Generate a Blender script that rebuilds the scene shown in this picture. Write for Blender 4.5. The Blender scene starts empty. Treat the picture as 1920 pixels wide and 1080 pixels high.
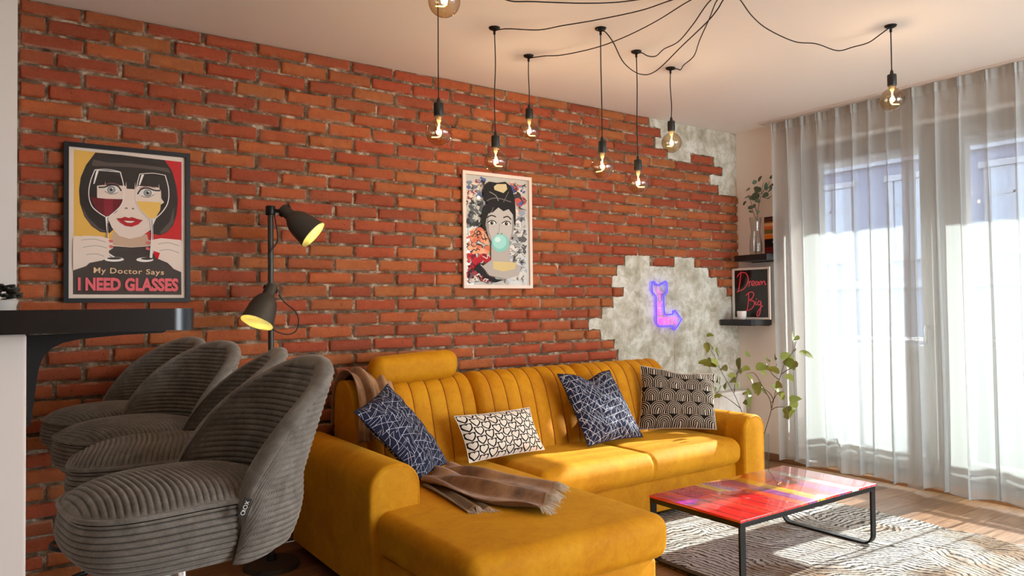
import bpy, bmesh, math, random
import numpy as np
from mathutils import Vector, Matrix
from mathutils.geometry import tessellate_polygon

random.seed(7)
rng = np.random.default_rng(11)
S = bpy.context.scene
COL = S.collection

# ------------------------------------------------------------------ camera
# brick wall = plane y 0, window wall = plane x 0, corner at the origin, floor z 0, ceiling z 2.6 (metres)
CX, CY = 960.0, 540.0
VP1, VP2 = (2938.0, 549.0), (0.0, 582.0)
FPX = math.sqrt(-((VP1[0]-CX)*(VP2[0]-CX)+(VP1[1]-CY)*(VP2[1]-CY)))
ax = Vector((VP1[0]-CX, CY-VP1[1], -FPX)).normalized()
ay = Vector((VP2[0]-CX, CY-VP2[1], -FPX)); ay = (ay-ax*ax.dot(ay)).normalized()
az = ax.cross(ay)
RW = Matrix((ax, ay, az))                 # camera vector -> world vector
CAM = Vector((-4.925, -3.856, 1.228))
cam = bpy.data.cameras.new('camera'); cam_o = bpy.data.objects.new('camera', cam)
cam.sensor_width = 36.0; cam.lens = FPX/1920.0*36.0; cam.clip_start = 0.02; cam.clip_end = 200
cam_o.matrix_world = Matrix.Translation(CAM) @ RW.to_4x4()
COL.objects.link(cam_o); S.camera = cam_o
H = 2.6

# ------------------------------------------------------------------ world, sun, exposure
W = bpy.data.worlds.new('sky'); S.world = W; W.use_nodes = True
bg = W.node_tree.nodes['Background']
bg.inputs['Color'].default_value = (0.86, 0.94, 1.0, 1); bg.inputs['Strength'].default_value = 10.0
SUN_DIR = Vector((-1, 0.03, -0.53))
sun = bpy.data.lights.new('sun', 'SUN'); sun.energy = 31.0; sun.angle = math.radians(0.6); sun.color = (1, 0.97, 0.92)
sun_o = bpy.data.objects.new('sun', sun); sun_o.rotation_euler = SUN_DIR.to_track_quat('-Z', 'Y').to_euler()
sun_o.location = (8, -2, 8); COL.objects.link(sun_o)
vs = S.view_settings
vs.view_transform = 'Standard'; vs.look = 'None'; vs.gamma = 1.0; vs.use_curve_mapping = False
vs.exposure = 0.40

# ------------------------------------------------------------------ pixel of the photograph -> point at a known plane
def ray(px, py): return RW @ Vector(((px-CX)/FPX, -(py-CY)/FPX, -1.0))
# RW rows are the world axes in camera space, so RW @ v gives world coordinates
def onX(px, py, x): r = ray(px, py); return CAM + r*((x-CAM.x)/r.x)
def onY(px, py, y): r = ray(px, py); return CAM + r*((y-CAM.y)/r.y)
def onZ(px, py, z): r = ray(px, py); return CAM + r*((z-CAM.z)/r.z)
def depth_area(p):  # rough projected scale
    c = RW.transposed() @ (Vector(p)-CAM); return (CX+FPX*c.x/-c.z, CY-FPX*c.y/-c.z, -c.z)
cam_o.matrix_world = Matrix.Translation(CAM) @ RW.to_4x4()

# ------------------------------------------------------------------ materials
def lin(c):
    def g(v):
        v = v/255.0
        return v/12.92 if v <= 0.04045 else ((v+0.055)/1.055)**2.4
    return (g(c[0]), g(c[1]), g(c[2]), 1.0)

class NT:
    """small helper for node expressions"""
    def __init__(s, name):
        s.m = bpy.data.materials.new(name); s.m.use_nodes = True
        s.t = s.m.node_tree; s.n = s.t.nodes; s.l = s.t.links
        s.p = s.n['Principled BSDF']; s.out = s.n['Material Output']
    def node(s, typ, **kw):
        nd = s.n.new(typ)
        for k, v in kw.items(): setattr(nd, k, v)
        return nd
    def put(s, sock, v):
        if isinstance(v, bpy.types.NodeSocket): s.l.new(v, sock)
        elif v is not None: sock.default_value = v
    def math(s, op, a, b=None, c=None, clamp=False):
        nd = s.node('ShaderNodeMath', operation=op, use_clamp=clamp)
        s.put(nd.inputs[0], a)
        if b is not None: s.put(nd.inputs[1], b)
        if c is not None: s.put(nd.inputs[2], c)
        return nd.outputs[0]
    def mix(s, f, a, b, blend='MIX'):
        nd = s.node('ShaderNodeMix', data_type='RGBA', blend_type=blend)
        s.put(nd.inputs[0], f); s.put(nd.inputs[6], a); s.put(nd.inputs[7], b)
        return nd.outputs[2]
    def ramp(s, f, stops, interp='LINEAR'):
        nd = s.node('ShaderNodeValToRGB'); r = nd.color_ramp; r.interpolation = interp
        while len(r.elements) < len(stops): r.elements.new(0.5)
        for e, (p, c) in zip(r.elements, stops):
            e.position = p; e.color = c if len(c) == 4 else (*c, 1)
        s.put(nd.inputs[0], f); return nd.outputs[0]
    def noise(s, vec, scale, detail=3, rough=0.55, dist=0.0, w=None):
        nd = s.node('ShaderNodeTexNoise')
        if vec is not None: s.l.new(vec, nd.inputs['Vector'])
        nd.inputs['Scale'].default_value = scale; nd.inputs['Detail'].default_value = detail
        nd.inputs['Roughness'].default_value = rough; nd.inputs['Distortion'].default_value = dist
        return nd.outputs[0]
    def coord(s, kind='Object'): return s.node('ShaderNodeTexCoord').outputs[kind]
    def pos(s): return s.node('ShaderNodeNewGeometry').outputs['Position']
    def sep(s, v):
        nd = s.node('ShaderNodeSeparateXYZ'); s.l.new(v, nd.inputs[0]); return nd.outputs
    def comb(s, x, y, z=0.0):
        nd = s.node('ShaderNodeCombineXYZ'); s.put(nd.inputs[0], x); s.put(nd.inputs[1], y); s.put(nd.inputs[2], z); return nd.outputs[0]
    def bump(s, h, strength=0.3, dist=0.01):
        nd = s.node('ShaderNodeBump'); nd.inputs['Strength'].default_value = strength; nd.inputs['Distance'].default_value = dist
        s.put(nd.inputs['Height'], h); s.l.new(nd.outputs[0], s.p.inputs['Normal'])
    def set(s, **kw):
        names = dict(color='Base Color', rough='Roughness', metal='Metallic', sheen='Sheen Weight', sheen_rough='Sheen Roughness', sheen_tint='Sheen Tint', coat='Coat Weight', coat_rough='Coat Roughness',
                     emit='Emission Color', emit_s='Emission Strength', trans='Transmission Weight', ior='IOR', alpha='Alpha', spec='Specular IOR Level', sss='Subsurface Weight')
        for k, v in kw.items(): s.put(s.p.inputs[names[k]], v)
        return s

MATS = {}
def plain(name, rgb, rough=0.5, metal=0.0, var=0.0, bump=0.0, bscale=60, **kw):
    if name in MATS: return MATS[name]
    n = NT(name); c = lin(rgb)
    if var or bump:
        nz = n.noise(n.coord(), bscale, 4)
        if var:
            d = tuple(v*(1-var) for v in c[:3])+(1,); u = tuple(min(1, v*(1+var)) for v in c[:3])+(1,)
            n.set(color=n.ramp(nz, [(0.3, d), (0.7, u)]))
        else: n.set(color=c)
        if bump: n.bump(nz, bump, 0.004)
    else: n.set(color=c)
    n.set(rough=rough, metal=metal, **kw)
    MATS[name] = n.m; return n.m

def glow(name, rgb, strength):
    if name in MATS: return MATS[name]
    n = NT(name); n.set(color=lin(rgb), emit=lin(rgb), emit_s=strength, rough=0.4); MATS[name] = n.m; return n.m

def thin_glass(name, tint=(1, 1, 1, 1), refl=1.0, rough=0.02):
    """thin pane / vessel wall: fresnel reflection over clear transmission"""
    if name in MATS: return MATS[name]
    n = NT(name); n.n.remove(n.p)
    lw = n.node('ShaderNodeLayerWeight'); lw.inputs['Blend'].default_value = 0.5
    fz = n.math('ADD', 0.04, n.math('MULTIPLY', n.math('POWER', lw.outputs['Facing'], 5.0), 0.9))
    tr = n.node('ShaderNodeBsdfTransparent'); tr.inputs[0].default_value = tint
    gl = n.node('ShaderNodeBsdfGlossy'); gl.inputs['Roughness'].default_value = rough
    mx = n.node('ShaderNodeMixShader')
    n.l.new(n.math('MULTIPLY', fz, refl, clamp=True), mx.inputs[0]); n.l.new(tr.outputs[0], mx.inputs[1]); n.l.new(gl.outputs[0], mx.inputs[2])
    n.l.new(mx.outputs[0], n.out.inputs[0]); MATS[name] = n.m; return n.m

def mat_brick(name, far):
    n = NT(name)
    if far: rnd = n.node('ShaderNodeAttribute', attribute_name='rnd').outputs['Fac']
    else: rnd = n.node('ShaderNodeObjectInfo').outputs['Random']
    edge = n.node('ShaderNodeAttribute', attribute_name='edge').outputs['Fac']
    P = n.pos()
    base = n.ramp(rnd, [(0.0, lin((128, 50, 33))), (0.18, lin((160, 63, 38))), (0.38, lin((148, 66, 40))), (0.55, lin((172, 86, 44))), (0.75, lin((158, 92, 48))), (1.0, lin((138, 58, 38)))])
    n1 = n.noise(P, 26, 5, 0.65); n2 = n.noise(P, 90, 4, 0.6)
    c = n.mix(n.ramp(n1, [(0.35, (0, 0, 0)), (0.65, (1, 1, 1))]), n.mix(0.32, base, lin((92, 34, 22))), base)
    c = n.mix(n.math('MULTIPLY', n2, 0.28), c, lin((196, 128, 86)))
    # pits
    pit = n.ramp(n.noise(P, 55, 2), [(0.28, (1, 1, 1)), (0.34, (0, 0, 0))])
    c = n.mix(n.math('MULTIPLY', pit, 0.45), c, lin((88, 36, 20)))
    # lime bloom along the arrises
    em = n.math('MULTIPLY', n.ramp(edge, [(0.45, (0, 0, 0)), (1.0, (1, 1, 1))]), n.ramp(n.noise(P, 9, 4, 0.7), [(0.46, (0, 0, 0)), (0.66, (1, 1, 1))]))
    c = n.mix(n.math('MULTIPLY', em, 0.75), c, lin((196, 172, 148)))
    n.set(color=c, rough=0.85, spec=0.25)
    n.bump(n.math('ADD', n.math('MULTIPLY', n1, 1.0), n.math('MULTIPLY', n2, 0.5)), 0.55, 0.006)
    return n.m

def mat_mortar():
    n = NT('mortar'); P = n.pos()
    a = n.noise(P, 14, 5, 0.7); b = n.noise(P, 60, 4)
    c = n.ramp(a, [(0.34, lin((58, 42, 30))), (0.52, lin((116, 94, 72))), (0.66, lin((196, 178, 156)))])
    n.set(color=c, rough=0.95); n.bump(b, 0.6, 0.006); return n.m

def mat_plaster():
    n = NT('bare_plaster'); P = n.pos()
    a = n.noise(P, 6.5, 6, 0.62, 0.35); b = n.noise(P, 20, 5, 0.65, 0.3)
    c = n.ramp(a, [(0.30, lin((150, 143, 122))), (0.46, lin((186, 181, 164))), (0.56, lin((206, 204, 192))), (0.70, lin((216, 214, 206)))])
    c = n.mix(n.math('MULTIPLY', n.ramp(b, [(0.42, (1, 1, 1)), (0.52, (0, 0, 0))]), 0.35), c, lin((140, 133, 112)))
    n.set(color=c, rough=0.9); n.bump(b, 0.35, 0.01); return n.m

def mat_wallpaint(name, rgb):
    n = NT(name); P = n.pos(); a = n.noise(P, 120, 3)
    n.set(color=lin(rgb), rough=0.9); n.bump(a, 0.08, 0.002); return n.m

def mat_plank():
    n = NT('oak_plank'); P = n.coord('Object'); r = n.node('ShaderNodeObjectInfo').outputs['Random']
    xyz = n.sep(P)
    off = n.math('MULTIPLY', r, 37.0)
    v = n.comb(n.math('MULTIPLY', n.math('ADD', xyz[0], off), 1.6), n.math('MULTIPLY', n.math('ADD', xyz[1], off), 22), xyz[2])
    g = n.noise(v, 3.2, 6, 0.6, 0.4)
    c = n.ramp(g, [(0.28, lin((118, 82, 52))), (0.5, lin((150, 110, 74))), (0.72, lin((176, 138, 98)))])
    tone = n.ramp(r, [(0, (0.62, 0.62, 0.60)), (0.5, (0.78, 0.77, 0.74)), (1, (0.92, 0.89, 0.84))])
    c = n.mix(1.0, c, tone, 'MULTIPLY')
    n.set(color=c, rough=n.math('ADD', n.math('MULTIPLY', g, 0.15), 0.34), spec=0.4); n.bump(g, 0.08, 0.002); return n.m

def mat_velvet():
    n = NT('mustard_velvet'); P = n.pos()
    a = n.noise(P, 5, 5, 0.65, 0.8); b = n.noise(P, 34, 4, 0.6, 1.0); f = n.noise(P, 700, 2)
    c = n.ramp(n.math('ADD', n.math('MULTIPLY', a, 0.65), n.math('MULTIPLY', b, 0.35)), [(0.34, lin((182, 116, 6))), (0.5, lin((196, 132, 10))), (0.66, lin((206, 146, 20)))])
    n.set(color=c, rough=0.72, spec=0.2, sheen=0.35, sheen_rough=0.3, sheen_tint=lin((252, 206, 70)))
    n.bump(n.math('ADD', n.math('MULTIPLY', b, 0.6), n.math('MULTIPLY', f, 0.15)), 0.12, 0.004); return n.m

def mat_cord():
    n = NT('grey_corduroy'); P = n.pos()
    a = n.noise(P, 16, 5, 0.7, 0.5); f = n.noise(P, 500, 3, 0.7)
    c = n.ramp(n.math('ADD', n.math('MULTIPLY', a, 0.6), n.math('MULTIPLY', f, 0.4)), [(0.32, lin((90, 84, 77))), (0.5, lin((120, 114, 106))), (0.68, lin((150, 145, 137)))])
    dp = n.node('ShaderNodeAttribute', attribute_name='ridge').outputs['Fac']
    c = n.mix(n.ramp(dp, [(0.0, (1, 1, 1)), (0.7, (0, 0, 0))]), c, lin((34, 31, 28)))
    n.set(color=c, rough=0.85, spec=0.15, sheen=0.7, sheen_rough=0.4, sheen_tint=lin((190, 186, 180)))
    n.bump(f, 0.25, 0.002); return n.m

def zig(n, u, v, k, amp, period, wdt, ph=0.0):
    tri = n.math('PINGPONG', n.math('ADD', u, ph), period)
    q = n.math('ADD', n.math('MULTIPLY', v, k), n.math('MULTIPLY', tri, amp))
    fr = n.math('ABSOLUTE', n.math('SUBTRACT', n.math('FRACT', q), 0.5))
    return n.math('LESS_THAN', fr, wdt)

def mat_zigzag(name, rot, dense):
    n = NT(name); uv = n.sep(n.coord('UV'))
    cs, sn = math.cos(rot), math.sin(rot)
    nz = n.noise(n.coord('UV'), 2.5, 2)
    u = n.math('ADD', n.math('ADD', n.math('MULTIPLY', uv[0], cs), n.math('MULTIPLY', uv[1], -sn)), n.math('MULTIPLY', nz, 0.10))
    v = n.math('ADD', n.math('ADD', n.math('MULTIPLY', uv[0], sn), n.math('MULTIPLY', uv[1], cs)), n.math('MULTIPLY', nz, 0.08))
    ls = [zig(n, u, v, 7.0, 16.0, 0.085, 0.032), zig(n, u, v, 5.0, -13.0, 0.15, 0.022, 0.31), zig(n, v, u, 6.0, 9.0, 0.22, 0.022, 0.17)]
    if dense: ls.append(zig(n, u, v, 9.0, 5.0, 0.33, 0.028, 0.05))
    m = ls[0]
    for q in ls[1:]: m = n.math('MAXIMUM', m, q)
    fab = n.noise(n.coord('UV'), 220, 2)
    m = n.math('MULTIPLY', m, n.ramp(n.noise(n.coord('UV'), 18, 3), [(0.33, (0.35, 0.35, 0.35)), (0.6, (1, 1, 1))]))
    c = n.mix(m, n.ramp(fab, [(0.3, lin((22, 25, 44))), (0.7, lin((40, 44, 66)))]), lin((206, 208, 218)))
    n.set(color=c, rough=0.9, spec=0.15); n.bump(fab, 0.15, 0.002); return n.m

def mat_hearts():
    n = NT('heart_print_fabric'); uv = n.sep(n.coord('UV'))
    cu, cv = 9.0, 5.0
    col = n.math('MULTIPLY', uv[0], cu); ci = n.math('FLOOR', col)
    odd = n.math('MODULO', ci, 2.0)
    row = n.math('ADD', n.math('MULTIPLY', uv[1], cv), n.math('MULTIPLY', odd, 0.5))
    x = n.math('MULTIPLY', n.math('SUBTRACT', n.math('FRACT', col), 0.5), 2.55)
    y = n.math('MULTIPLY', n.math('SUBTRACT', n.math('FRACT', row), 0.46), 2.7)
    x2 = n.math('MULTIPLY', x, x); y2 = n.math('MULTIPLY', y, y)
    a = n.math('SUBTRACT', n.math('ADD', x2, n.math('MULTIPLY', y2, 0.80)), 0.95)
    s = n.math('SUBTRACT', a, n.math('MULTIPLY', n.math('MULTIPLY', n.math('POWER', n.math('ABSOLUTE', x), 0.667), y), 1.15))
    wob = n.math('MULTIPLY', n.math('SUBTRACT', n.noise(n.coord('UV'), 9, 2), 0.5), 0.35)
    line = n.math('LESS_THAN', n.math('ABSOLUTE', n.math('ADD', s, wob)), 0.40)
    c = n.mix(line, lin((226, 216, 202)), lin((26, 24, 24)))
    n.set(color=c, rough=0.9, spec=0.1); n.bump(n.noise(n.coord('UV'), 200, 2), 0.15, 0.002); return n.m

def mat_arches():
    n = NT('arch_print_fabric'); uv = n.sep(n.coord('UV'))
    row = n.math('MULTIPLY', uv[1], 4.6); ri = n.math('FLOOR', row)
    wob = n.math('MULTIPLY', n.math('SUBTRACT', n.noise(n.coord('UV'), 4, 2), 0.5), 0.35)
    col = n.math('ADD', n.math('ADD', n.math('MULTIPLY', uv[0], 4.7), n.math('MULTIPLY', ri, 0.43)), wob)
    x = n.math('SUBTRACT', n.math('FRACT', col), 0.5); y = n.math('SUBTRACT', n.math('FRACT', row), 0.42)
    yp = n.math('MAXIMUM', y, 0.0)
    r = n.math('SQRT', n.math('ADD', n.math('MULTIPLY', x, x), n.math('MULTIPLY', n.math('MULTIPLY', yp, yp), 0.85)))
    st = n.math('FRACT', n.math('MULTIPLY', r, 8.2))
    line = n.math('LESS_THAN', st, 0.38)
    inside = n.math('LESS_THAN', r, 0.52)
    line = n.math('MULTIPLY', line, inside)
    c = n.mix(line, lin((28, 24, 22)), lin((186, 172, 156)))
    n.set(color=c, rough=0.95, spec=0.1); n.bump(line, 0.35, 0.002); return n.m

def mat_throw():
    n = NT('brown_wool_throw'); P = n.pos()
    a = n.noise(P, 7, 3); f = n.noise(P, 260, 3, 0.7)
    c = n.ramp(n.math('ADD', n.math('MULTIPLY', a, 0.7), n.math('MULTIPLY', f, 0.3)), [(0.36, lin((96, 70, 50))), (0.5, lin((146, 106, 72))), (0.64, lin((178, 138, 98)))])
    n.set(color=c, rough=0.95, spec=0.1, sheen=0.3); n.bump(f, 0.5, 0.003); return n.m

def mat_tabletop():
    n = NT('striped_print_glass'); P = n.sep(n.coord('UV')); V = n.coord('UV')
    u = n.math('ADD', P[0], n.math('MULTIPLY', n.math('SUBTRACT', n.noise(V, 6, 2), 0.5), 0.012))
    R_, O, Mg, Pu, Y_, Wt, Pk = lin((216, 26, 22)), lin((226, 76, 30)), lin((200, 30, 130)), lin((150, 60, 140)), lin((226, 176, 40)), lin((196, 200, 190)), lin((226, 70, 90))
    stops = [(0, R_), (0.06, O), (0.11, lin((206, 24, 60))), (0.20, R_), (0.29, Y_), (0.345, lin((176, 120, 178))), (0.39, Mg), (0.46, Pu), (0.52, Y_), (0.585, O), (0.64, R_), (0.69, Pu), (0.745, Pk), (0.79, Wt), (0.85, R_), (0.92, Pk)]
    c = n.ramp(u, stops, 'CONSTANT')
    near = n.ramp(u, [(0, R_), (0.16, lin((230, 50, 34))), (0.24, R_), (0.33, lin((214, 22, 26))), (0.40, O)], 'CONSTANT')
    sel = n.math('MULTIPLY', n.math('LESS_THAN', u, 0.45), n.math('LESS_THAN', P[1], n.math('ADD', 0.52, n.math('MULTIPLY', n.noise(n.comb(n.math('FLOOR', n.math('MULTIPLY', u, 12.0)), 3.0), 3.7, 0), 0.3))))
    c = n.mix(sel, c, near)
    vv = n.comb(n.math('MULTIPLY', P[0], 60), n.math('MULTIPLY', P[1], 3.0))
    g = n.noise(vv, 1.0, 5, 0.7, 0.5)
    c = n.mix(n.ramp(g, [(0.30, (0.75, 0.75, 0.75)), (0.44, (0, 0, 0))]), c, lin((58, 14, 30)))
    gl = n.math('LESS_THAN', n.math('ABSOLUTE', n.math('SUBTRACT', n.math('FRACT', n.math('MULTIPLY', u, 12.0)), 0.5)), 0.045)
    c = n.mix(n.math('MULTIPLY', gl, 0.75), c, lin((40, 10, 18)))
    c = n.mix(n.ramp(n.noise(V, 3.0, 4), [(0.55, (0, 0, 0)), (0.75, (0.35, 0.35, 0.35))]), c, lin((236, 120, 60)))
    n.set(color=c, rough=0.25, coat=1.0, coat_rough=0.015, spec=0.6); return n.m

def mat_rug():
    n = NT('wool_rug'); P = n.coord('Object')
    warp = n.noise(P, 1.5, 2, 0.5); w2 = n.noise(P, 4.5, 3, 0.5)
    vo = n.node('ShaderNodeTexVoronoi'); vo.inputs['Scale'].default_value = 1.7; vo.inputs['Randomness'].default_value = 1.0
    pw = n.node('ShaderNodeVectorMath', operation='ADD'); n.l.new(P, pw.inputs[0]); n.l.new(n.comb(n.math('MULTIPLY', warp, 0.5), n.math('MULTIPLY', w2, 0.25)), pw.inputs[1])
    n.l.new(pw.outputs[0], vo.inputs['Vector'])
    rc = n.sep(vo.outputs['Color'])
    ang = n.math('ADD', n.math('MULTIPLY', n.math('SUBTRACT', rc[0], 0.5), 2.3), 0.55)
    xy = n.sep(P)
    q = n.math('ADD', n.math('MULTIPLY', xy[0], n.math('COSINE', ang)), n.math('MULTIPLY', xy[1], n.math('SINE', ang)))
    q = n.math('ADD', q, n.math('MULTIPLY', w2, 0.16))
    line = n.math('SINE', n.math('ADD', n.math('MULTIPLY', q, 215.0), n.math('MULTIPLY', n.noise(P, 26, 3, 0.7), 3.0)))
    th = n.math('SUBTRACT', n.math('MULTIPLY', rc[1], 0.8), 0.25)
    m = n.math('MULTIPLY', n.math('SUBTRACT', line, th), 3.0, clamp=True)
    basec = n.ramp(n.noise(P, 2.1, 3, 0.6), [(0.40, lin((196, 194, 188))), (0.54, lin((178, 172, 162))), (0.64, lin((142, 120, 98)))])
    br = n.noise(P, 60, 3, 0.7)
    m = n.math('MULTIPLY', m, n.ramp(br, [(0.32, (0.25, 0.25, 0.25)), (0.55, (1, 1, 1))]))
    c = n.mix(n.math('MULTIPLY', m, 0.95), basec, lin((42, 39, 40)))
    n.set(color=c, rough=0.95, spec=0.1); n.bump(n.math('ADD', m, n.noise(P, 320, 2)), 0.4, 0.004); return n.m

def mat_sheer(name, op):
    n = NT(name); n.n.remove(n.p)
    tr = n.node('ShaderNodeBsdfTransparent'); tr.inputs[0].default_value = (1, 1, 1, 1)
    tl = n.node('ShaderNodeBsdfTranslucent'); tl.inputs[0].default_value = (0.140, 0.158, 0.156, 1)
    df = n.node('ShaderNodeBsdfDiffuse'); df.inputs[0].default_value = (0.92, 0.93, 0.91, 1)
    m1 = n.node('ShaderNodeMixShader'); m1.inputs[0].default_value = 0.45
    n.l.new(tl.outputs[0], m1.inputs[1]); n.l.new(df.outputs[0], m1.inputs[2])
    # weave gets denser where it is seen edge-on (folds)
    lw = n.node('ShaderNodeLayerWeight'); lw.inputs['Blend'].default_value = 0.35
    uv = n.sep(n.coord('UV'))
    st = n.noise(n.comb(n.math('MULTIPLY', uv[0], 40), n.math('MULTIPLY', uv[1], 0.5)), 1.0, 3, 0.6)
    fac = n.math('ADD', n.math('ADD', op-0.08, n.math('MULTIPLY', st, 0.16)), n.math('MULTIPLY', lw.outputs['Facing'], 0.45), clamp=True)
    m2 = n.node('ShaderNodeMixShader')
    n.l.new(fac, m2.inputs[0]); n.l.new(tr.outputs[0], m2.inputs[1]); n.l.new(m1.outputs[0], m2.inputs[2])
    n.l.new(m2.outputs[0], n.out.inputs[0]); return n.m

def mat_leaf(name, a, b):
    n = NT(name); r = n.node('ShaderNodeObjectInfo').outputs['Random']
    c = n.ramp(r, [(0, lin(a)), (1, lin(b))])
    c = n.mix(n.math('MULTIPLY', n.noise(n.coord(), 60, 3), 0.3), c, lin((70, 84, 40)))
    n.set(color=c, rough=0.5, spec=0.3); return n.m

M_brick, M_brick_far = mat_brick('brick_clay', False), mat_brick('brick_clay_distant', True)
M_mortar, M_plaster = mat_mortar(), mat_plaster()
M_wall, M_ceil = mat_wallpaint('white_wall_paint', (232, 222, 214)), mat_wallpaint('white_ceiling_paint', (238, 232, 226))
M_plank, M_velvet, M_cord, M_throw = mat_plank(), mat_velvet(), mat_cord(), mat_throw()
M_black = plain('black_satin_metal', (18, 18, 19), 0.42, spec=0.3)
M_blackplastic = plain('black_plastic', (16, 16, 17), 0.5)
M_chrome = plain('brushed_chrome', (190, 190, 192), 0.25, 1.0)
M_lampmetal = plain('dark_grey_enamel', (66, 62, 56), 0.45, 0.3)
M_cable = plain('black_cable', (24, 20, 22), 0.7)
M_white = plain('white_lacquer', (228, 222, 214), 0.45)
M_frameglass = thin_glass('picture_glass', refl=0.7)
M_clear = thin_glass('clear_glass', (0.95, 0.97, 0.96, 1), refl=1.3)
M_bark = plain('twig_bark', (84, 66, 48), 0.8)

# ------------------------------------------------------------------ mesh helpers
class MB:
    def __init__(s): s.v = []; s.f = []; s.mi = []; s.uv = None
    def add(s, vs_, fs, mi=0):
        o = len(s.v); s.v += [tuple(p) for p in vs_]
        for f in fs: s.f.append(tuple(i+o for i in f)); s.mi.append(mi)
        return s
    def box(s, x0, x1, y0, y1, z0, z1, mi=0):
        v = [(x, y, z) for x in (x0, x1) for y in (y0, y1) for z in (z0, z1)]
        return s.add(v, [(0, 1, 3, 2), (4, 6, 7, 5), (0, 4, 5, 1), (2, 3, 7, 6), (0, 2, 6, 4), (1, 5, 7, 3)], mi)
    def rbox(s, x0, x1, y0, y1, z0, z1, r, seg=4, mid=1, fn=None, mi=0):
        """box with rounded edges; fn deforms each point"""
        h = [(x1-x0)/2, (y1-y0)/2, (z1-z0)/2]; c = [(x1+x0)/2, (y1+y0)/2, (z1+z0)/2]
        mids = mid if isinstance(mid, (tuple, list)) else (mid,)*3
        def axis(hh, m):
            a = [-hh+r-r*math.tan(math.pi/4*(1-i/seg)) for i in range(seg)]
            b = [-hh+r+(2*hh-2*r)*i/m for i in range(m+1)]
            return a+b+[-q for q in reversed(a)]
        A = [axis(h[i], mids[i]) for i in range(3)]
        idx = {}; vs_ = []; fs = []
        def vid(p):
            k = tuple(round(q, 6) for q in p)
            if k in idx: return idx[k]
            q = [max(-h[i]+r, min(h[i]-r, p[i])) for i in range(3)]
            d = [p[i]-q[i] for i in range(3)]; L = math.sqrt(sum(t*t for t in d)) or 1
            w = [q[i]+r*d[i]/L+c[i] for i in range(3)]
            if fn: w = fn(*w)
            idx[k] = len(vs_); vs_.append(tuple(w)); return idx[k]
        for a in range(3):
            b, d = (a+1) % 3, (a+2) % 3
            for sg in (-1, 1):
                for i in range(len(A[b])-1):
                    for j in range(len(A[d])-1):
                        q = []
                        for (ii, jj) in ((i, j), (i+1, j), (i+1, j+1), (i, j+1)):
                            p = [0, 0, 0]; p[a] = sg*h[a]; p[b] = A[b][ii]; p[d] = A[d][jj]; q.append(vid(p))
                        fs.append(tuple(q) if sg > 0 else tuple(reversed(q)))
        return s.add(vs_, fs, mi)
    def tube(s, pts, r, n=8, closed=False, mi=0, cap=True):
        pts = [Vector(p) for p in pts]; m = len(pts)
        rr = r if isinstance(r, (list, tuple)) else [r]*m
        T = []
        for i in range(m):
            if closed: t = pts[(i+1) % m]-pts[i-1]
            else: t = pts[min(i+1, m-1)]-pts[max(i-1, 0)]
            T.append(t.normalized() if t.length > 1e-9 else Vector((0, 0, 1)))
        up = Vector((0, 0, 1)) if abs(T[0].z) < 0.9 else Vector((1, 0, 0))
        nrm = (up-T[0]*up.dot(T[0])).normalized()
        vs_ = []
        for i in range(m):
            nrm = (nrm-T[i]*nrm.dot(T[i]))
            nrm = nrm.normalized() if nrm.length > 1e-6 else T[i].orthogonal().normalized()
            b = T[i].cross(nrm)
            for k in range(n):
                a = 2*math.pi*k/n; vs_.append(pts[i]+(nrm*math.cos(a)+b*math.sin(a))*rr[i])
        fs = []
        for i in range(m if closed else m-1):
            for k in range(n):
                j = (i+1) % m
                fs.append((i*n+k, i*n+(k+1) % n, j*n+(k+1) % n, j*n+k))
        if cap and not closed:
            fs.append(tuple(reversed(range(n)))); fs.append(tuple((m-1)*n+k for k in range(n)))
        return s.add(vs_, fs, mi)
    def lathe(s, prof, n=32, mat=None, mi=0):
        """profile of (radius, height) round the local z axis; mat places it"""
        mat = mat or Matrix.Identity(4); vs_ = []; fs = []
        for (r, z) in prof:
            for k in range(n):
                a = 2*math.pi*k/n; vs_.append(mat @ Vector((r*math.cos(a), r*math.sin(a), z)))
        for i in range(len(prof)-1):
            for k in range(n): fs.append((i*n+k, i*n+(k+1) % n, (i+1)*n+(k+1) % n, (i+1)*n+k))
        if prof[0][0] > 1e-6: fs.append(tuple(reversed(range(n))))
        if prof[-1][0] > 1e-6: fs.append(tuple((len(prof)-1)*n+k for k in range(n)))
        return s.add(vs_, fs, mi)
    def prism(s, poly, ext, mi=0):
        """extrude a planar polygon of 3-D points by vector ext"""
        P = [Vector(p) for p in poly]; n = len(P); e = Vector(ext)
        tr = tessellate_polygon([P])
        vs_ = P+[p+e for p in P]; fs = [tuple(t) for t in tr]+[tuple(i+n for i in reversed(t)) for t in tr]
        fs += [(i, (i+1) % n, (i+1) % n+n, i+n) for i in range(n)]
        return s.add(vs_, fs, mi)
    def grid(s, nu, nv, fn, mi=0, uvs=True):
        vs_ = [fn(i/nu, j/nv) for i in range(nu+1) for j in range(nv+1)]
        fs = [(i*(nv+1)+j, (i+1)*(nv+1)+j, (i+1)*(nv+1)+j+1, i*(nv+1)+j+1) for i in range(nu) for j in range(nv)]
        return s.add(vs_, fs, mi)
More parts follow.
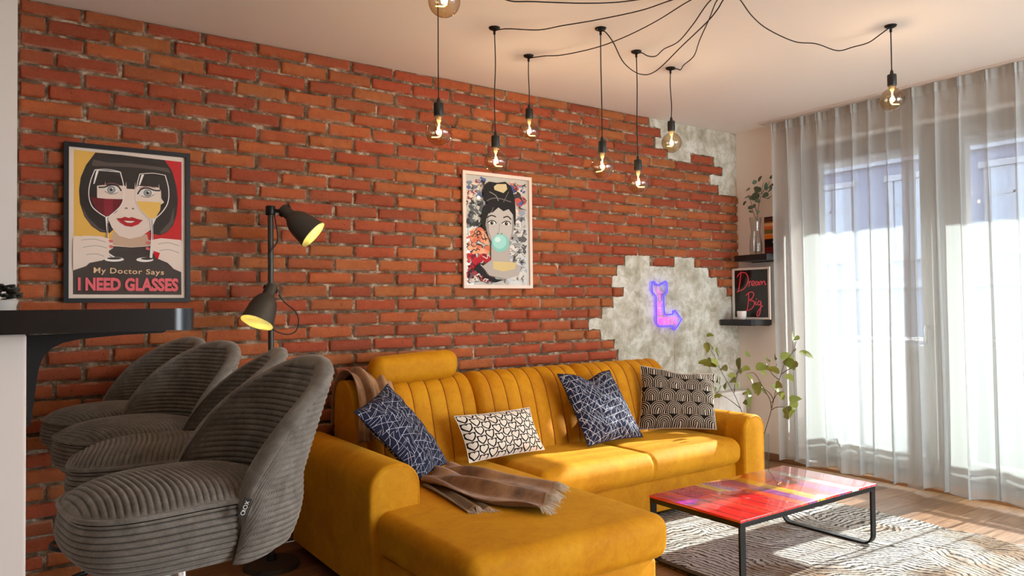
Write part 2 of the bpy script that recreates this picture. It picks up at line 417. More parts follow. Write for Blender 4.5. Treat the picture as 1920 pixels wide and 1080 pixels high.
    def build(s, name, mats, parent=None, smooth=False, uv=None, attrs=None, fix=False, doubles=False, auto=None):
        me = bpy.data.meshes.new(name); me.from_pydata(s.v, [], s.f)
        mats = mats if isinstance(mats, (list, tuple)) else [mats]
        for m in mats: me.materials.append(m)
        if len(mats) > 1: me.polygons.foreach_set('material_index', s.mi)
        if smooth: me.polygons.foreach_set('use_smooth', [True]*len(me.polygons))
        if uv is not None:
            l = me.uv_layers.new(name='UVMap'); vi = np.empty(len(me.loops), dtype=np.int32); me.loops.foreach_get('vertex_index', vi)
            l.data.foreach_set('uv', np.asarray(uv, dtype=np.float32)[vi].ravel())
        for k, vals in (attrs or {}).items():
            a = me.attributes.new(k, 'FLOAT', 'POINT'); a.data.foreach_set('value', np.asarray(vals, dtype=np.float32))
        if fix or doubles:
            b = bmesh.new(); b.from_mesh(me)
            if doubles: bmesh.ops.remove_doubles(b, verts=b.verts, dist=1e-5)
            if fix: bmesh.ops.recalc_face_normals(b, faces=b.faces)
            b.to_mesh(me); b.free()
        me.update()
        if auto is not None: me.set_sharp_from_angle(angle=math.radians(auto))
        o = bpy.data.objects.new(name, me); COL.objects.link(o)
        if parent is not None: o.parent = parent
        return o

def tag(o, label=None, cat=None, group=None, kind=None):
    if label: o['label'] = label
    if cat: o['category'] = cat
    if group: o['group'] = group
    if kind: o['kind'] = kind
    return o
def thing(name, label, cat, loc=(0, 0, 0), rz=0.0, group=None):
    o = bpy.data.objects.new(name, None); o.empty_display_size = 0.1; o.location = loc; o.rotation_euler = (0, 0, rz)
    COL.objects.link(o); return tag(o, label, cat, group)
def local(o, pt): return Vector(pt)-o.location
def dup(o, parent=None):
    c = o.copy(); COL.objects.link(c); c.parent = parent
    if parent is not None: c.matrix_parent_inverse = o.matrix_parent_inverse.copy()
    for ch in list(o.children): dup(ch, c)
    return c
def shift(mb, o):
    d = o.location; mb.v = [(p[0]-d.x, p[1]-d.y, p[2]-d.z) for p in mb.v]; return mb
def catmull(P, k=8):
    P = [Vector(p) for p in P]; out = []
    for i in range(len(P)-1):
        a = P[max(i-1, 0)]; b = P[i]; c = P[i+1]; d = P[min(i+2, len(P)-1)]
        for j in range(k):
            t = j/k; out.append(0.5*((2*b)+(c-a)*t+(2*a-5*b+4*c-d)*t*t+(3*b-a-3*c+d)*t**3))
    out.append(P[-1]); return out

# flat print: polygons drawn on a plane, each layer a hair in front of the last
class Art:
    def __init__(s, mapf, normal, step=0.00012):
        s.map = mapf; s.n = Vector(normal); s.step = step; s.k = 0; s.mb = MB(); s.mats = []
    def mi(s, m):
        if m not in s.mats: s.mats.append(m)
        return s.mats.index(m)
    def poly(s, pts, m):
        s.k += 1
        P = [s.map(*p)+s.n*(s.step*s.k) for p in pts]
        s.mb.add(P, [tuple(t) for t in tessellate_polygon([P])], s.mi(m)); return s
    def ell(s, cx, cy, rx, ry, m, rot=0.0, n=28):
        c, q = math.cos(rot), math.sin(rot)
        return s.poly([(cx+rx*math.cos(a)*c-ry*math.sin(a)*q, cy+rx*math.cos(a)*q+ry*math.sin(a)*c) for a in [2*math.pi*i/n for i in range(n)]], m)
    def line(s, pts, w, m, smooth=True, taper=False):
        if smooth and len(pts) > 2: pts = [(p.x, p.y) for p in catmull([(a, b, 0) for a, b in pts], 6)]
        s.k += 1; L = []; Rr = []
        for i, p in enumerate(pts):
            a = pts[max(i-1, 0)]; b = pts[min(i+1, len(pts)-1)]
            dx, dy = b[0]-a[0], b[1]-a[1]; d = math.hypot(dx, dy) or 1
            ww = w/2*(1.0 if not taper else math.sin(math.pi*(0.08+0.84*i/(len(pts)-1))))
            L.append((p[0]-dy/d*ww, p[1]+dx/d*ww)); Rr.append((p[0]+dy/d*ww, p[1]-dx/d*ww))
        V = [s.map(*p)+s.n*(s.step*s.k) for p in L+Rr]; n = len(pts)
        s.mb.add(V, [(i, i+1, n+i+1, n+i) for i in range(n-1)], s.mi(m)); return s
    def text(s, txt, quad, m, bold=0.0, space=1.0):
        """text stretched into the quad (top-left, top-right, bottom-right, bottom-left)"""
        s.k += 1
        cu = bpy.data.curves.new('lettering', 'FONT'); cu.body = txt; cu.offset = bold; cu.space_character = space; cu.resolution_u = 3
        o = bpy.data.objects.new('lettering', cu); COL.objects.link(o)
        dg = bpy.context.evaluated_depsgraph_get(); me = o.evaluated_get(dg).to_mesh()
        vv = [tuple(v.co) for v in me.vertices]; ff = [tuple(p.vertices) for p in me.polygons]
        o.evaluated_get(dg).to_mesh_clear(); bpy.data.objects.remove(o); bpy.data.curves.remove(cu)
        xs = [v[0] for v in vv]; ys = [v[1] for v in vv]; x0, x1, y0, y1 = min(xs), max(xs), min(ys), max(ys)
        tl, tr, br, bl = quad; V = []
        for v in vv:
            u = (v[0]-x0)/(x1-x0); t = (y1-v[1])/(y1-y0)
            px = (tl[0]*(1-u)+tr[0]*u)*(1-t)+(bl[0]*(1-u)+br[0]*u)*t; py = (tl[1]*(1-u)+tr[1]*u)*(1-t)+(bl[1]*(1-u)+br[1]*u)*t
            V.append(s.map(px, py)+s.n*(s.step*s.k))
        s.mb.add(V, ff, s.mi(m)); return s
    def build(s, name, parent):
        return shift(s.mb, parent).build(name, s.mats, parent, fix=False)
def ink(rgb, rough=0.6): return plain('ink_%d_%d_%d' % rgb, rgb, rough, spec=0.2)

# ================================================================== STRUCTURE
# floor with planks
fl = MB(); fl.box(-6.6, 0.16, -6.2, 0.0, -0.06, -0.012)
floor = tag(fl.build('floor', plain('plank_gap', (52, 38, 26), 0.9)), kind='structure', label='oak plank floor')
PW, PL = 0.142, 1.29
pm = MB(); pm.add([(-PL/2+0.0012, -PW/2+0.0010, 0), (PL/2-0.0012, -PW/2+0.0010, 0), (PL/2-0.0012, PW/2-0.0010, 0), (-PL/2+0.0012, PW/2-0.0010, 0)] , [])
pm = MB(); pm.box(-PL/2+0.0012, PL/2-0.0012, -PW/2+0.001, PW/2-0.001, -0.012, 0.0)
pl0 = None; row = 0; y = -PW/2
while y > -5.6:
    x = 0.158+PL/2-(0.12+0.8*(row*0.43 % 1.0))*PL
    while x > -5.9:
        if x+PL/2 < 0.16:
            if pl0 is None: pl0 = pm.build('plank', M_plank, floor); o = pl0
            else: o = pl0.copy(); COL.objects.link(o)
            o.location = (x, y, 0)
        else:
            q = MB(); e = 0.158-x
            q.box(-PL/2+0.0012, e, -PW/2+0.001, PW/2-0.001, -0.012, 0.0); o = q.build('plank', M_plank, floor); o.location = (x, y, 0)
        x -= PL
    y -= PW; row += 1

ce = MB(); ce.box(-6.6, 0.02, -6.2, 0.0, H, H+0.12)
tag(ce.build('ceiling', M_ceil), kind='structure')

# brick wall: mortar bed, bare plaster patches, bricks
wb = MB(); wb.box(-6.6, 0.0, 0.0, 0.15, 0.0, H)
wall_back = tag(wb.build('wall_back', M_mortar), kind='structure', label='red brick feature wall with grey plaster showing at the corner')
NR = 35; Z0 = 2.572; PZ = 0.0742; PX = 0.2598
PH = [-4.619, -4.76, -4.613, -4.727]
XL = -4.865
ends = {1: [(XL, -0.995)], 2: [(XL, -0.874)], 3: [(XL, -0.944)], 4: [(XL, -0.811), (-0.54, -0.285)], 5: [(XL, -0.179)], 6: [(XL, -0.335)], 7: [(XL, -0.237)],
        15: [(XL, -1.261), (-1.004, -0.751), (-0.516, 0)], 16: [(XL, -1.337), (-0.355, 0)], 17: [(XL, -1.385), (-0.25, 0)], 18: [(XL, -1.278), (-0.142, 0)],
        19: [(XL, -1.378)], 20: [(XL, -1.488)], 21: [(XL, -1.607)], 22: [(XL, -1.503)], 23: [(XL, -1.372)], 24: [(XL, -1.337)]}
bricks = []
for k in range(1, NR+1):
    z = Z0-PZ*(k-1)
    if z-0.03 < 0.0: break
    iv = ends.get(k, [(XL, -1.345)] if k > 24 else [(XL, 0.0)])
    base = PH[(k-1) % 4]
    i0 = math.floor((XL-base)/PX)
    for i in range(i0, 24):
        a = base+i*PX; b = a+PX
        for (e0, e1) in iv:
            p, q = max(a, e0), min(b, e1)
            if e1 != 0 and b > e1 and e1-a < 0.09: continue   # a sliver: leave to the neighbour
            if e1 != 0 and e1 < b and q == e1 and False: pass
            if q-p > 0.035:
                # neighbour sliver absorbed
                if e1 != 0 and 0 < e1-b < 0.09: q = e1
                bricks.append((p, q, z, k))
def brick_mesh(variant):
    """unit brick, centred, size 1 x depth x 1 (scaled per object): proud face with worn arrises"""
    r = random.Random(variant)
    us = [0, 0.028, 0.06, 0.2, 0.38, 0.5, 0.63, 0.8, 0.94, 0.972, 1]; vs_ = [0, 0.10, 0.22, 0.5, 0.78, 0.9, 1]
    V = []; E_ = []; F = []
    nu, nv = len(us), len(vs_)
    for i, u in enumerate(us):
        for j, v in enumerate(vs_):
            ring = min(i, j, nu-1-i, nv-1-j)
            d = (0.0, 0.72, 0.97)[min(ring, 2)]
            if ring >= 2: d += r.uniform(-0.06, 0.05)
            elif ring == 1: d += r.uniform(-0.28, 0.08)
            du = r.uniform(-0.010, 0.010) if ring < 2 else r.uniform(-0.02, 0.02); dv = r.uniform(-0.035, 0.035) if ring < 2 else 0
            if ring == 0:
                if i in (0, nu-1): du = r.uniform(0, 0.012)*(1 if i == 0 else -1)
                if j in (0, nv-1): dv = r.uniform(0, 0.05)*(1 if j == 0 else -1)
            V.append((u-0.5+du, -d, v-0.5+dv)); E_.append((1.0, 0.8, 0.25)[min(ring, 2)] if ring < 3 else 0.0)
    for i in range(nu-1):
        for j in range(nv-1): F.append((i*nv+j, (i+1)*nv+j, (i+1)*nv+j+1, i*nv+j+1))
    return V, F, E_
BV = [brick_mesh(q) for q in range(9)]
BM = []
for (V, F, E_) in BV:
    m_ = MB(); m_.add(V, F); o = m_.build('brick', M_brick, smooth=True, attrs={'edge': E_}); BM.append(o.data); bpy.data.objects.remove(o)
def vis_size(b):
    x0, x1, z, k = b
    p = depth_area((x0, 0, z)); q = depth_area((x1, 0, z))
    if q[0] < 34 or p[0] > 1390 or p[1] < -20 or p[1] > 1090: return 0
    cx = (p[0]+q[0])/2
    if z < 0.40 and x0 > -4.15: return 0.001          # behind the sofa or its arm
    if z < 0.78 and x0 > -3.45: return 0.001
    return (min(q[0], 1390)-max(p[0], 34))/p[2]
order = sorted(range(len(bricks)), key=lambda i: -vis_size(bricks[i]))
single = set(order[:300])
far = MB(); far_e = []; far_r = []
JT = 0.0095
for i, (x0, x1, z, k) in enumerate(bricks):
    jx = random.uniform(-0.003, 0.003); jz = random.uniform(-0.002, 0.002)
    hx = x1-x0-JT*random.uniform(0.8, 1.5); hz = PZ-JT*random.uniform(0.75, 1.35); dp = random.uniform(0.017, 0.025)
    if hx < 0.02: continue
    cx = (x0+x1)/2+jx; cz = z+jz
    if k == 1: cz -= 0.003; hz -= 0.006
    if cx+hx/2 > -0.002: hx -= 2*(cx+hx/2+0.002)
    rot = random.uniform(-0.012, 0.012) if k > 1 else 0
    v = random.randrange(9)
    if i in single:
        o = bpy.data.objects.new('brick', BM[v]); COL.objects.link(o); o.parent = wall_back
        o.location = (cx, 0, cz); o.scale = (hx, dp, hz); o.rotation_euler = (0, rot, 0)
    else:
        V, F, E_ = BV[v]; rr = random.random()
        far.add([(cx+p[0]*hx, p[1]*dp, cz+p[2]*hz) for p in V], F); far_e += E_; far_r += [rr]*len(V)
o = far.build('brick_remainder', M_brick_far, wall_back, smooth=True, attrs={'edge': far_e, 'rnd': far_r}); tag(o, kind='stuff')
# plaster skins with a ragged edge, lying between the bricks
def plaster_patch(pts, seed):
    r = random.Random(seed); out = []
    for i, p in enumerate(pts):
        q = pts[(i+1) % len(pts)]; n_ = max(2, int(math.hypot(q[0]-p[0], q[1]-p[1])/0.03))
        for t in range(n_):
            f = t/n_; j = 0.006 if max(p[0], q[0]) < -0.001 else 0
            x = p[0]+(q[0]-p[0])*f+r.uniform(-j, j); z_ = p[1]+(q[1]-p[1])*f+r.uniform(-j, j)
            out.append((min(x, -0.0005), 0, min(max(z_, 0.002), H-0.002)))
    m_ = MB(); m_.prism(out, (0, -0.0075, 0)); return m_.build('plaster_patch', M_plaster, wall_back, fix=True)
def zr(k): return Z0-PZ*(k-1)+PZ/2
up = [(-0.99, H-0.002), (0, H-0.002), (0, zr(8))]
up += [(-0.22, zr(8)), (-0.22, zr(7)), (-0.32, zr(7)), (-0.32, zr(6)), (-0.17, zr(6)), (-0.17, zr(5)), (-0.27, zr(5)), (-0.27, zr(4)), (-0.55, zr(4)), (-0.55, zr(5)), (-0.80, zr(5)), (-0.80, zr(4)), (-0.93, zr(4)), (-0.93, zr(3)), (-0.865, zr(3)), (-0.865, zr(2)), (-0.98, zr(2))]
plaster_patch(up, 3)
lo = [(0, 0.003), (0, zr(19)), (-0.15, zr(19)), (-0.15, zr(18)), (-0.26, zr(18)), (-0.26, zr(17)), (-0.365, zr(17)), (-0.365, zr(16)), (-0.525, zr(16)), (-0.525, zr(15)), (-0.745, zr(15)), (-0.745, zr(16)), (-1.01, zr(16)), (-1.01, zr(15)), (-1.255, zr(15)), (-1.255, zr(16))]
for k, x in ((16, -1.33), (17, -1.38), (18, -1.27), (19, -1.372), (20, -1.48), (21, -1.60), (22, -1.497), (23, -1.366), (24, -1.33), (25, -1.34)):
    lo += [(x, zr(k)), (x, zr(k+1))]
lo += [(-1.34, 0.003)]
plaster_patch(lo, 5)

# pier at the left end of the brick wall, half wall that carries the bar, kitchen side, window wall
w = MB(); w.box(-6.6, -4.868, -0.13, 0.0, 0, H); tag(w.build('wall_left', M_wall), kind='structure')
w = MB(); w.box(-6.75, -6.6, -6.2, 0.15, 0, H); tag(w.build('wall_kitchen', mat_wallpaint('taupe_wall_paint', (196, 182, 170))), kind='structure')
w = MB(); w.rbox(-5.35, -4.881, -2.08, -0.135, 0, 1.180, 0.006, 2); tag(w.build('wall_bar', M_wall), kind='structure', label='low white half wall under the black bar top')
w = MB(); w.box(-6.75, -2.75, -6.35, -6.2, 0, H); w.box(-0.25, 0.24, -6.35, -6.2, 0, H); w.box(-2.75, -0.25, -6.35, -6.2, 0, 0.5); w.box(-2.75, -0.25, -6.35, -6.2, 2.4, H); tag(w.build('wall_front', M_wall), kind='structure', label='wall behind the viewer with an added opening for fill light')  # unseen wall; its opening is added to let fill daylight into the room
WO0, WO1, WT = -0.50, -3.75, 2.40       # window opening: y from, y to, top
w = MB(); w.box(0, 0.24, WO0, 0.15, 0, H); w.box(0, 0.24, -4.0, WO1, 0, H); w.box(0, 0.24, -6.2, -6.05, 0, H); w.box(0, 0.24, -6.05, WO0, WT, H)
tag(w.build('wall_right', M_wall), kind='structure')
b = MB(); b.rbox(-0.016, 0, -0.60, -0.001, 0, 0.055, 0.004, 2); tag(b.build('baseboard_right', plain('brown_wood_trim', (134, 92, 60), 0.5, var=0.15)), kind='structure')
b = MB(); b.rbox(-0.012, 0.20, -6.05, -0.60, -0.01, 0.022, 0.005, 2); tag(b.build('trim_1', plain('oak_threshold', (150, 106, 70), 0.45, var=0.12)), kind='structure', label='oak threshold under the balcony doors')
# balcony doors: outer frame, sashes, panes
M_frame = plain('grey_window_frame', (146, 144, 140), 0.4)
M_pane = thin_glass('window_pane', (0.96, 0.98, 0.98, 1), refl=0.6, rough=0.0)
ys = [(-0.52, -1.54), (-1.54, -2.64), (-2.64, -3.73), (-4.0, -5.02), (-5.02, -6.05)]  # last two doors are added out of view to bring in fill daylight
for i, (a, c) in enumerate(ys):
    win = bpy.data.objects.new('window_%d' % (i+1), None); COL.objects.link(win); win.location = (0.2, (a+c)/2, 0); tag(win, kind='structure', label='tall glazed balcony door')
    f = MB(); t = 0.055
    f.rbox(0.14, 0.24, a-t, a, 0.02, WT, 0.004, 1); f.rbox(0.14, 0.24, c, c+t, 0.02, WT, 0.004, 1); f.rbox(0.14, 0.24, c+t, a-t, WT-t, WT, 0.004, 1); f.rbox(0.14, 0.24, c+t, a-t, 0.02, 0.075, 0.004, 1)
    shift(f, win).build('outer_frame', M_frame, win)
    s_ = MB(); t2 = 0.085; a2, c2 = a-t-0.004, c+t+0.004
    s_.rbox(0.12, 0.2, a2-t2, a2, 0.08, WT-t-0.004, 0.006, 1); s_.rbox(0.12, 0.2, c2, c2+t2, 0.08, WT-t-0.004, 0.006, 1); s_.rbox(0.12, 0.2, c2+t2, a2-t2, WT-t-t2, WT-t-0.004, 0.006, 1); s_.rbox(0.12, 0.2, c2+t2, a2-t2, 0.08, 0.19, 0.006, 1)
    sash = shift(s_, win).build('sash', M_frame, win)
    g = MB(); g.box(0.158, 0.166, c2+t2, a2-t2, 0.19, WT-t-t2); shift(g, win).build('pane', M_pane, sash)
    h_ = MB(); hy = a2-0.045 if i == 1 else c2+0.045
    h_.tube([(0.12, hy, 1.05), (0.085, hy, 1.05), (0.078, hy, 1.045), (0.078, hy, 0.94)], 0.009, 8); shift(h_, win).build('handle', M_chrome, sash, smooth=True)

# loggia outside and the house across the street
M_render = plain('pale_render', (122, 122, 124), 0.9, var=0.04, bscale=4)
w = MB(); w.box(0.24, 1.35, -3.9, 1.2, -0.2, -0.03); tag(w.build('balcony_floor', plain('balcony_tiles', (92, 90, 86), 0.8, var=0.1, bscale=8)), kind='structure')
w = MB(); w.box(0.24, 1.25, -3.9, 1.2, 2.46, 2.75); w.box(1.13, 1.25, -3.9, 1.2, 2.42, 2.46); tag(w.build('balcony_soffit', M_render), kind='structure')
w = MB(); w.box(1.17, 1.23, -3.9, 1.2, -0.2, 0.86); par = tag(w.build('balcony_parapet', M_render), kind='structure')
w = MB(); w.tube([(1.2, -3.9, 0.905), (1.2, 1.2, 0.905)], 0.02, 10)
w.build('handrail', M_chrome, par, smooth=True)
for yy in np.arange(-3.8, 1.2, 0.9):
    w = MB(); w.box(1.19, 1.21, yy-0.01, yy+0.01, 0.85, 0.9); w.build('rail_post', M_chrome, par)
hs = thing('apartment_house', 'pale blue-grey house with tall windows and tiled roof outside the balcony doors', 'building', (16, -2, -6))
M_fac = plain('blue_grey_facade', (74, 80, 100), 0.9, var=0.05, bscale=1.5)
M_fac2 = plain('facade_trim', (98, 102, 114), 0.85)
def hp(mb): return shift(mb, hs)
w = MB(); w.box(14, 24, -16, 16, -6, 5.4); hp(w).build('facade', M_fac, hs)
w = MB(); w.box(13.7, 14.0, -16.2, 16.2, 5.0, 5.45); w.box(13.85, 14, -16.1, 16.1, 4.75, 5.0); w.box(13.86, 14, -16.1, 16.1, 1.55, 1.75); hp(w).build('cornice', M_fac2, hs)
w = MB(); w.prism([(13.6, -16.3, 5.45), (19, -16.3, 7.4), (24.4, -16.3, 5.45)], (0, 32.6, 0)); hp(w).build('roof', plain('roof_tiles', (92, 72, 66), 0.8, var=0.15, bscale=5), hs, fix=True)
for zz in (-2.2, 2.35):
    for yy in np.arange(-12.5, 14, 2.25):
        f = MB(); f.box(13.9, 14.0, yy-0.62, yy+0.62, zz-0.1, zz+0.0); f.box(13.9, 14, yy-0.72, yy+0.72, zz+1.95, zz+2.1)
        f.box(13.93, 14, yy-0.62, yy-0.5, zz, zz+1.95); f.box(13.93, 14, yy+0.5, yy+0.62, zz, zz+1.95); f.box(13.95, 14, yy-0.03, yy+0.03, zz, zz+1.95); f.box(13.95, 14, yy-0.5, yy+0.5, zz+1.3, zz+1.36)
        wo = hp(f).build('window', M_fac2, hs)
        g = MB(); g.box(13.97, 13.995, yy-0.5, yy+0.5, zz, zz+1.95); hp(g).build('pane', plain('dark_window_glass', (70, 82, 104), 0.1, spec=0.8), wo)
w = MB(); w.box(1.4, 80, -40, 40, -6.2, -6.0); tag(w.build('street', plain('asphalt', (70, 70, 72), 0.9)), kind='structure')

# ================================================================== SOFA
sofa = thing('corner_sofa', 'mustard velvet corner sofa with channelled back and long chaise in front of brick wall', 'sofa', (-2.4, -0.6, 0))
def sp(mb, name, mat=M_velvet, parent=None, **kw):
    par = parent or sofa
    return shift(mb, sofa).build(name, mat, par, smooth=True, **kw)
ST = 0.405
def puff(x0, x1, y0, y1, amt, z_mid):
    def fn(x, y, z):
        u = (x-x0)/(x1-x0)*2-1; v = (y-y0)/(y1-y0)*2-1
        if z > z_mid: z += amt*(1-u**4)*(1-v**4)
        # soft roll of the front
        return (x, y, z)
    return fn
# plinths
m = MB(); m.rbox(-3.665, -2.79, -1.775, -0.16, 0.055, 0.225, 0.02, 3, 4); sp(m, 'chaise_base')
m = MB(); m.rbox(-2.80, -1.215, -0.925, -0.16, 0.055, 0.245, 0.02, 3, 4); sp(m, 'seat_base')
# chaise mattress (bulging belly at the front)
def chaise_fn(x, y, z):
    u = (x+3.215)/0.465; v = (y+1.13)/0.70
    if z > 0.33: z += 0.012*(1-min(1, abs(u))**4)*(1-min(1, abs(v))**6)
    if y < -1.5:
        k = max(0.0, 1-((z-0.33)/0.12)**2); y -= 0.018*k*(1-min(1, abs(u))**8)
    if x > -2.9: x += 0.012*max(0.0, 1-((z-0.32)/0.12)**2)
    return (x, y, z)
m = MB(); m.rbox(-3.685, -2.765, -1.815, -0.42, 0.222, ST-0.008, 0.055, 8, 10, chaise_fn); sp(m, 'chaise_cushion')
def seat_fn(x, y, z):
    v = (y+0.68)/0.30; u = min(1, abs((abs(x+1.986)-0.382)/0.382))
    cr = math.exp(-((x+1.986)/0.010)**2)
    if z > 0.30: z += 0.014*(1-u**6)*(1-min(1, abs(v))**4)-0.012*cr*(1 if y > -0.86 else 0.4)
    if y < -0.8: y -= 0.022*max(0.0, 1-((z-0.33)/0.12)**2)-0.008*cr
    return (x, y, z)
m = MB(); m.rbox(-2.752, -1.224, -0.965, -0.40, 0.242, ST-0.008, 0.06, 8, (150, 8, 4), seat_fn); sp(m, 'seat_cushion')
# arms
def arm(x0, x1, y0, y1, z0, z1, rt, name_side, flute=None, swell=0.0):
    # rounded-top section in x-z, extruded along y with a softened front edge
    def sec(ins):
        r = max(0.01, rt-ins); a, b_ = x0+ins, x1-ins; zt_ = z1-ins; out = [(b_, z0)]
        for k in range(1, 10): out.append((b_, z0+(zt_-r-z0)*k/10))
        for k in range(13): t_ = math.pi/2*k/12; out.append((b_-r+r*math.cos(t_), zt_-r+r*math.sin(t_)))
        for k in range(13): t_ = math.pi/2+math.pi/2*k/12; out.append((a+r+r*math.cos(t_), zt_-r+r*math.sin(t_)))
        for k in range(9, 0, -1): out.append((a, z0+(zt_-r-z0)*k/10))
        out.append((a, z0)); return out
    rows = [(y0, 0.016), (y0+0.0015, 0.010), (y0+0.005, 0.005), (y0+0.011, 0.0015), (y0+0.02, 0.0)]
    ny = 60
    rows += [(y0+0.02+(y1-y0-0.03)*k/ny, 0.0) for k in range(1, ny+1)]+[(y1, 0.012)]
    mm = MB(); L = None
    for (y, ins) in rows:
        P_ = sec(ins); L = len(P_)
        for (x, z) in P_:
            if flute and x < (x0+x1)/2 and z > 0.3: x += 0.010*abs(math.sin(math.pi*(y-y0)/flute))**0.5-0.009 if y > y0+0.02 else 0
            if swell: x += swell*max(0, 1-((z-0.42)/0.2)**2)*(-1 if x < (x0+x1)/2 else 0)
            mm.v.append((x, y, z))
    for i in range(len(rows)-1):
        for k in range(L):
            a = i*L+k; b_ = i*L+(k+1) % L; mm.f.append((a, b_, b_+L, a+L)); mm.mi.append(0)
    mm.f.append(tuple(reversed(range(L)))); mm.mi.append(0); mm.f.append(tuple((len(rows)-1)*L+k for k in range(L))); mm.mi.append(0)
    ao = sp(mm, 'arm', fix=True, auto=50)
    q = MB(); q.tube([(x, y0+0.002, z) for (x, z) in sec(0.011)[2:-2]], 0.0028, 6); sp(q, 'piping', parent=ao)
    return ao
arm(-3.705, -3.487, -1.115, -0.14, 0.055, 0.585, 0.100, 'l', swell=0.012)
arm(-1.228, -1.035, -0.995, -0.14, 0.055, 0.538, 0.090, 'r', flute=0.14)
# channelled backs
prof = catmull([(0, -0.47, 0.33), (0, -0.452, 0.45), (0, -0.415, 0.60), (0, -0.372, 0.73), (0, -0.325, 0.805), (0, -0.26, 0.842), (0, -0.19, 0.838), (0, -0.145, 0.79), (0, -0.128, 0.70), (0, -0.122, 0.40), (0, -0.122, 0.08)], 6)
def back(x0, x1, nch):
    m_ = MB(); nu, nv = nch*12, len(prof)-1
    nrm = []
    for j in range(len(prof)):
        t = prof[min(j+1, nv)]-prof[max(j-1, 0)]; nrm.append(Vector((0, -t.z, t.y)).normalized())
    for i in range(nu+1):
        u = i/nu; x = x0+(x1-x0)*u
        sc = abs(math.sin(math.pi*u*nch))**0.55
        e = min(u, 1-u)*nch
        endr = 0.03*(1-min(1, e/0.45))**2
        for j in range(nv+1):
            f = 1.0 if j < nv*0.62 else max(0.0, 1-(j/nv-0.62)/0.08)
            d = 0.012*sc*f-0.009*f-endr
            p = prof[j]+nrm[j]*d; m_.v.append((x, p.y, p.z))
    for i in range(nu):
        for j in range(nv):
            a = i*(nv+1)+j; m_.f.append((a, a+nv+1, a+nv+2, a+1)); m_.mi.append(0)
    m_.f.append(tuple(range(nv+1))); m_.mi.append(0); m_.f.append(tuple(nu*(nv+1)+j for j in reversed(range(nv+1)))); m_.mi.append(0)
    bo = sp(m_, 'backrest', fix=True, auto=60)
    # piping in the grooves
    for k in range(1, nch):
        x = x0+(x1-x0)*k/nch
        q = MB(); q.tube([(x, (prof[j]+nrm[j]*-0.0065).y, (prof[j]+nrm[j]*-0.0065).z) for j in range(2, int(nv*0.66))], 0.0030, 6)
        sp(q, 'channel_seam', mat=plain('ochre_piping', (150, 84, 14), 0.8), parent=bo)
back(-3.43, -2.742, 7); back(-2.736, -1.966, 8); back(-1.960, -1.215, 8)
# plain end panel of the back at the chaise side
m = MB(); m.prism([(-3.475, p.y, p.z) for p in prof], (0.048, 0, 0)); sp(m, 'back_side_panel', fix=True, auto=50)
# head bolster
def bol(x, y, z):
    u = (x+3.08)/0.26; k = 1-0.10*min(1, abs(u))**6
    return (x, -0.265+(y+0.265)*k+0.0, 0.897+(z-0.897)*k+0.012*(x+3.08)/0.26)
m = MB(); m.rbox(-3.34, -2.825, -0.345, -0.195, 0.818, 0.972, 0.06, 8, 6, bol); hb = sp(m, 'head_bolster')
m = MB()
for xx in (-3.08,): m.tube([(xx, -0.26, 0.78), (xx, -0.265, 0.84)], 0.008, 8)
sp(m, 'bolster_bracket', mat=M_chrome, parent=hb)
for (x, y) in ((-3.6, -1.70), (-2.86, -1.70), (-3.6, -0.25), (-2.6, -0.74), (-1.3, -0.74), (-1.12, -0.25), (-2.3, -0.25)):
    m = MB(); m.lathe([(0.028, 0.0), (0.03, 0.004), (0.036, 0.075)], 14, Matrix.Translation((x, y, 0))); sp(m, 'foot', mat=M_black)

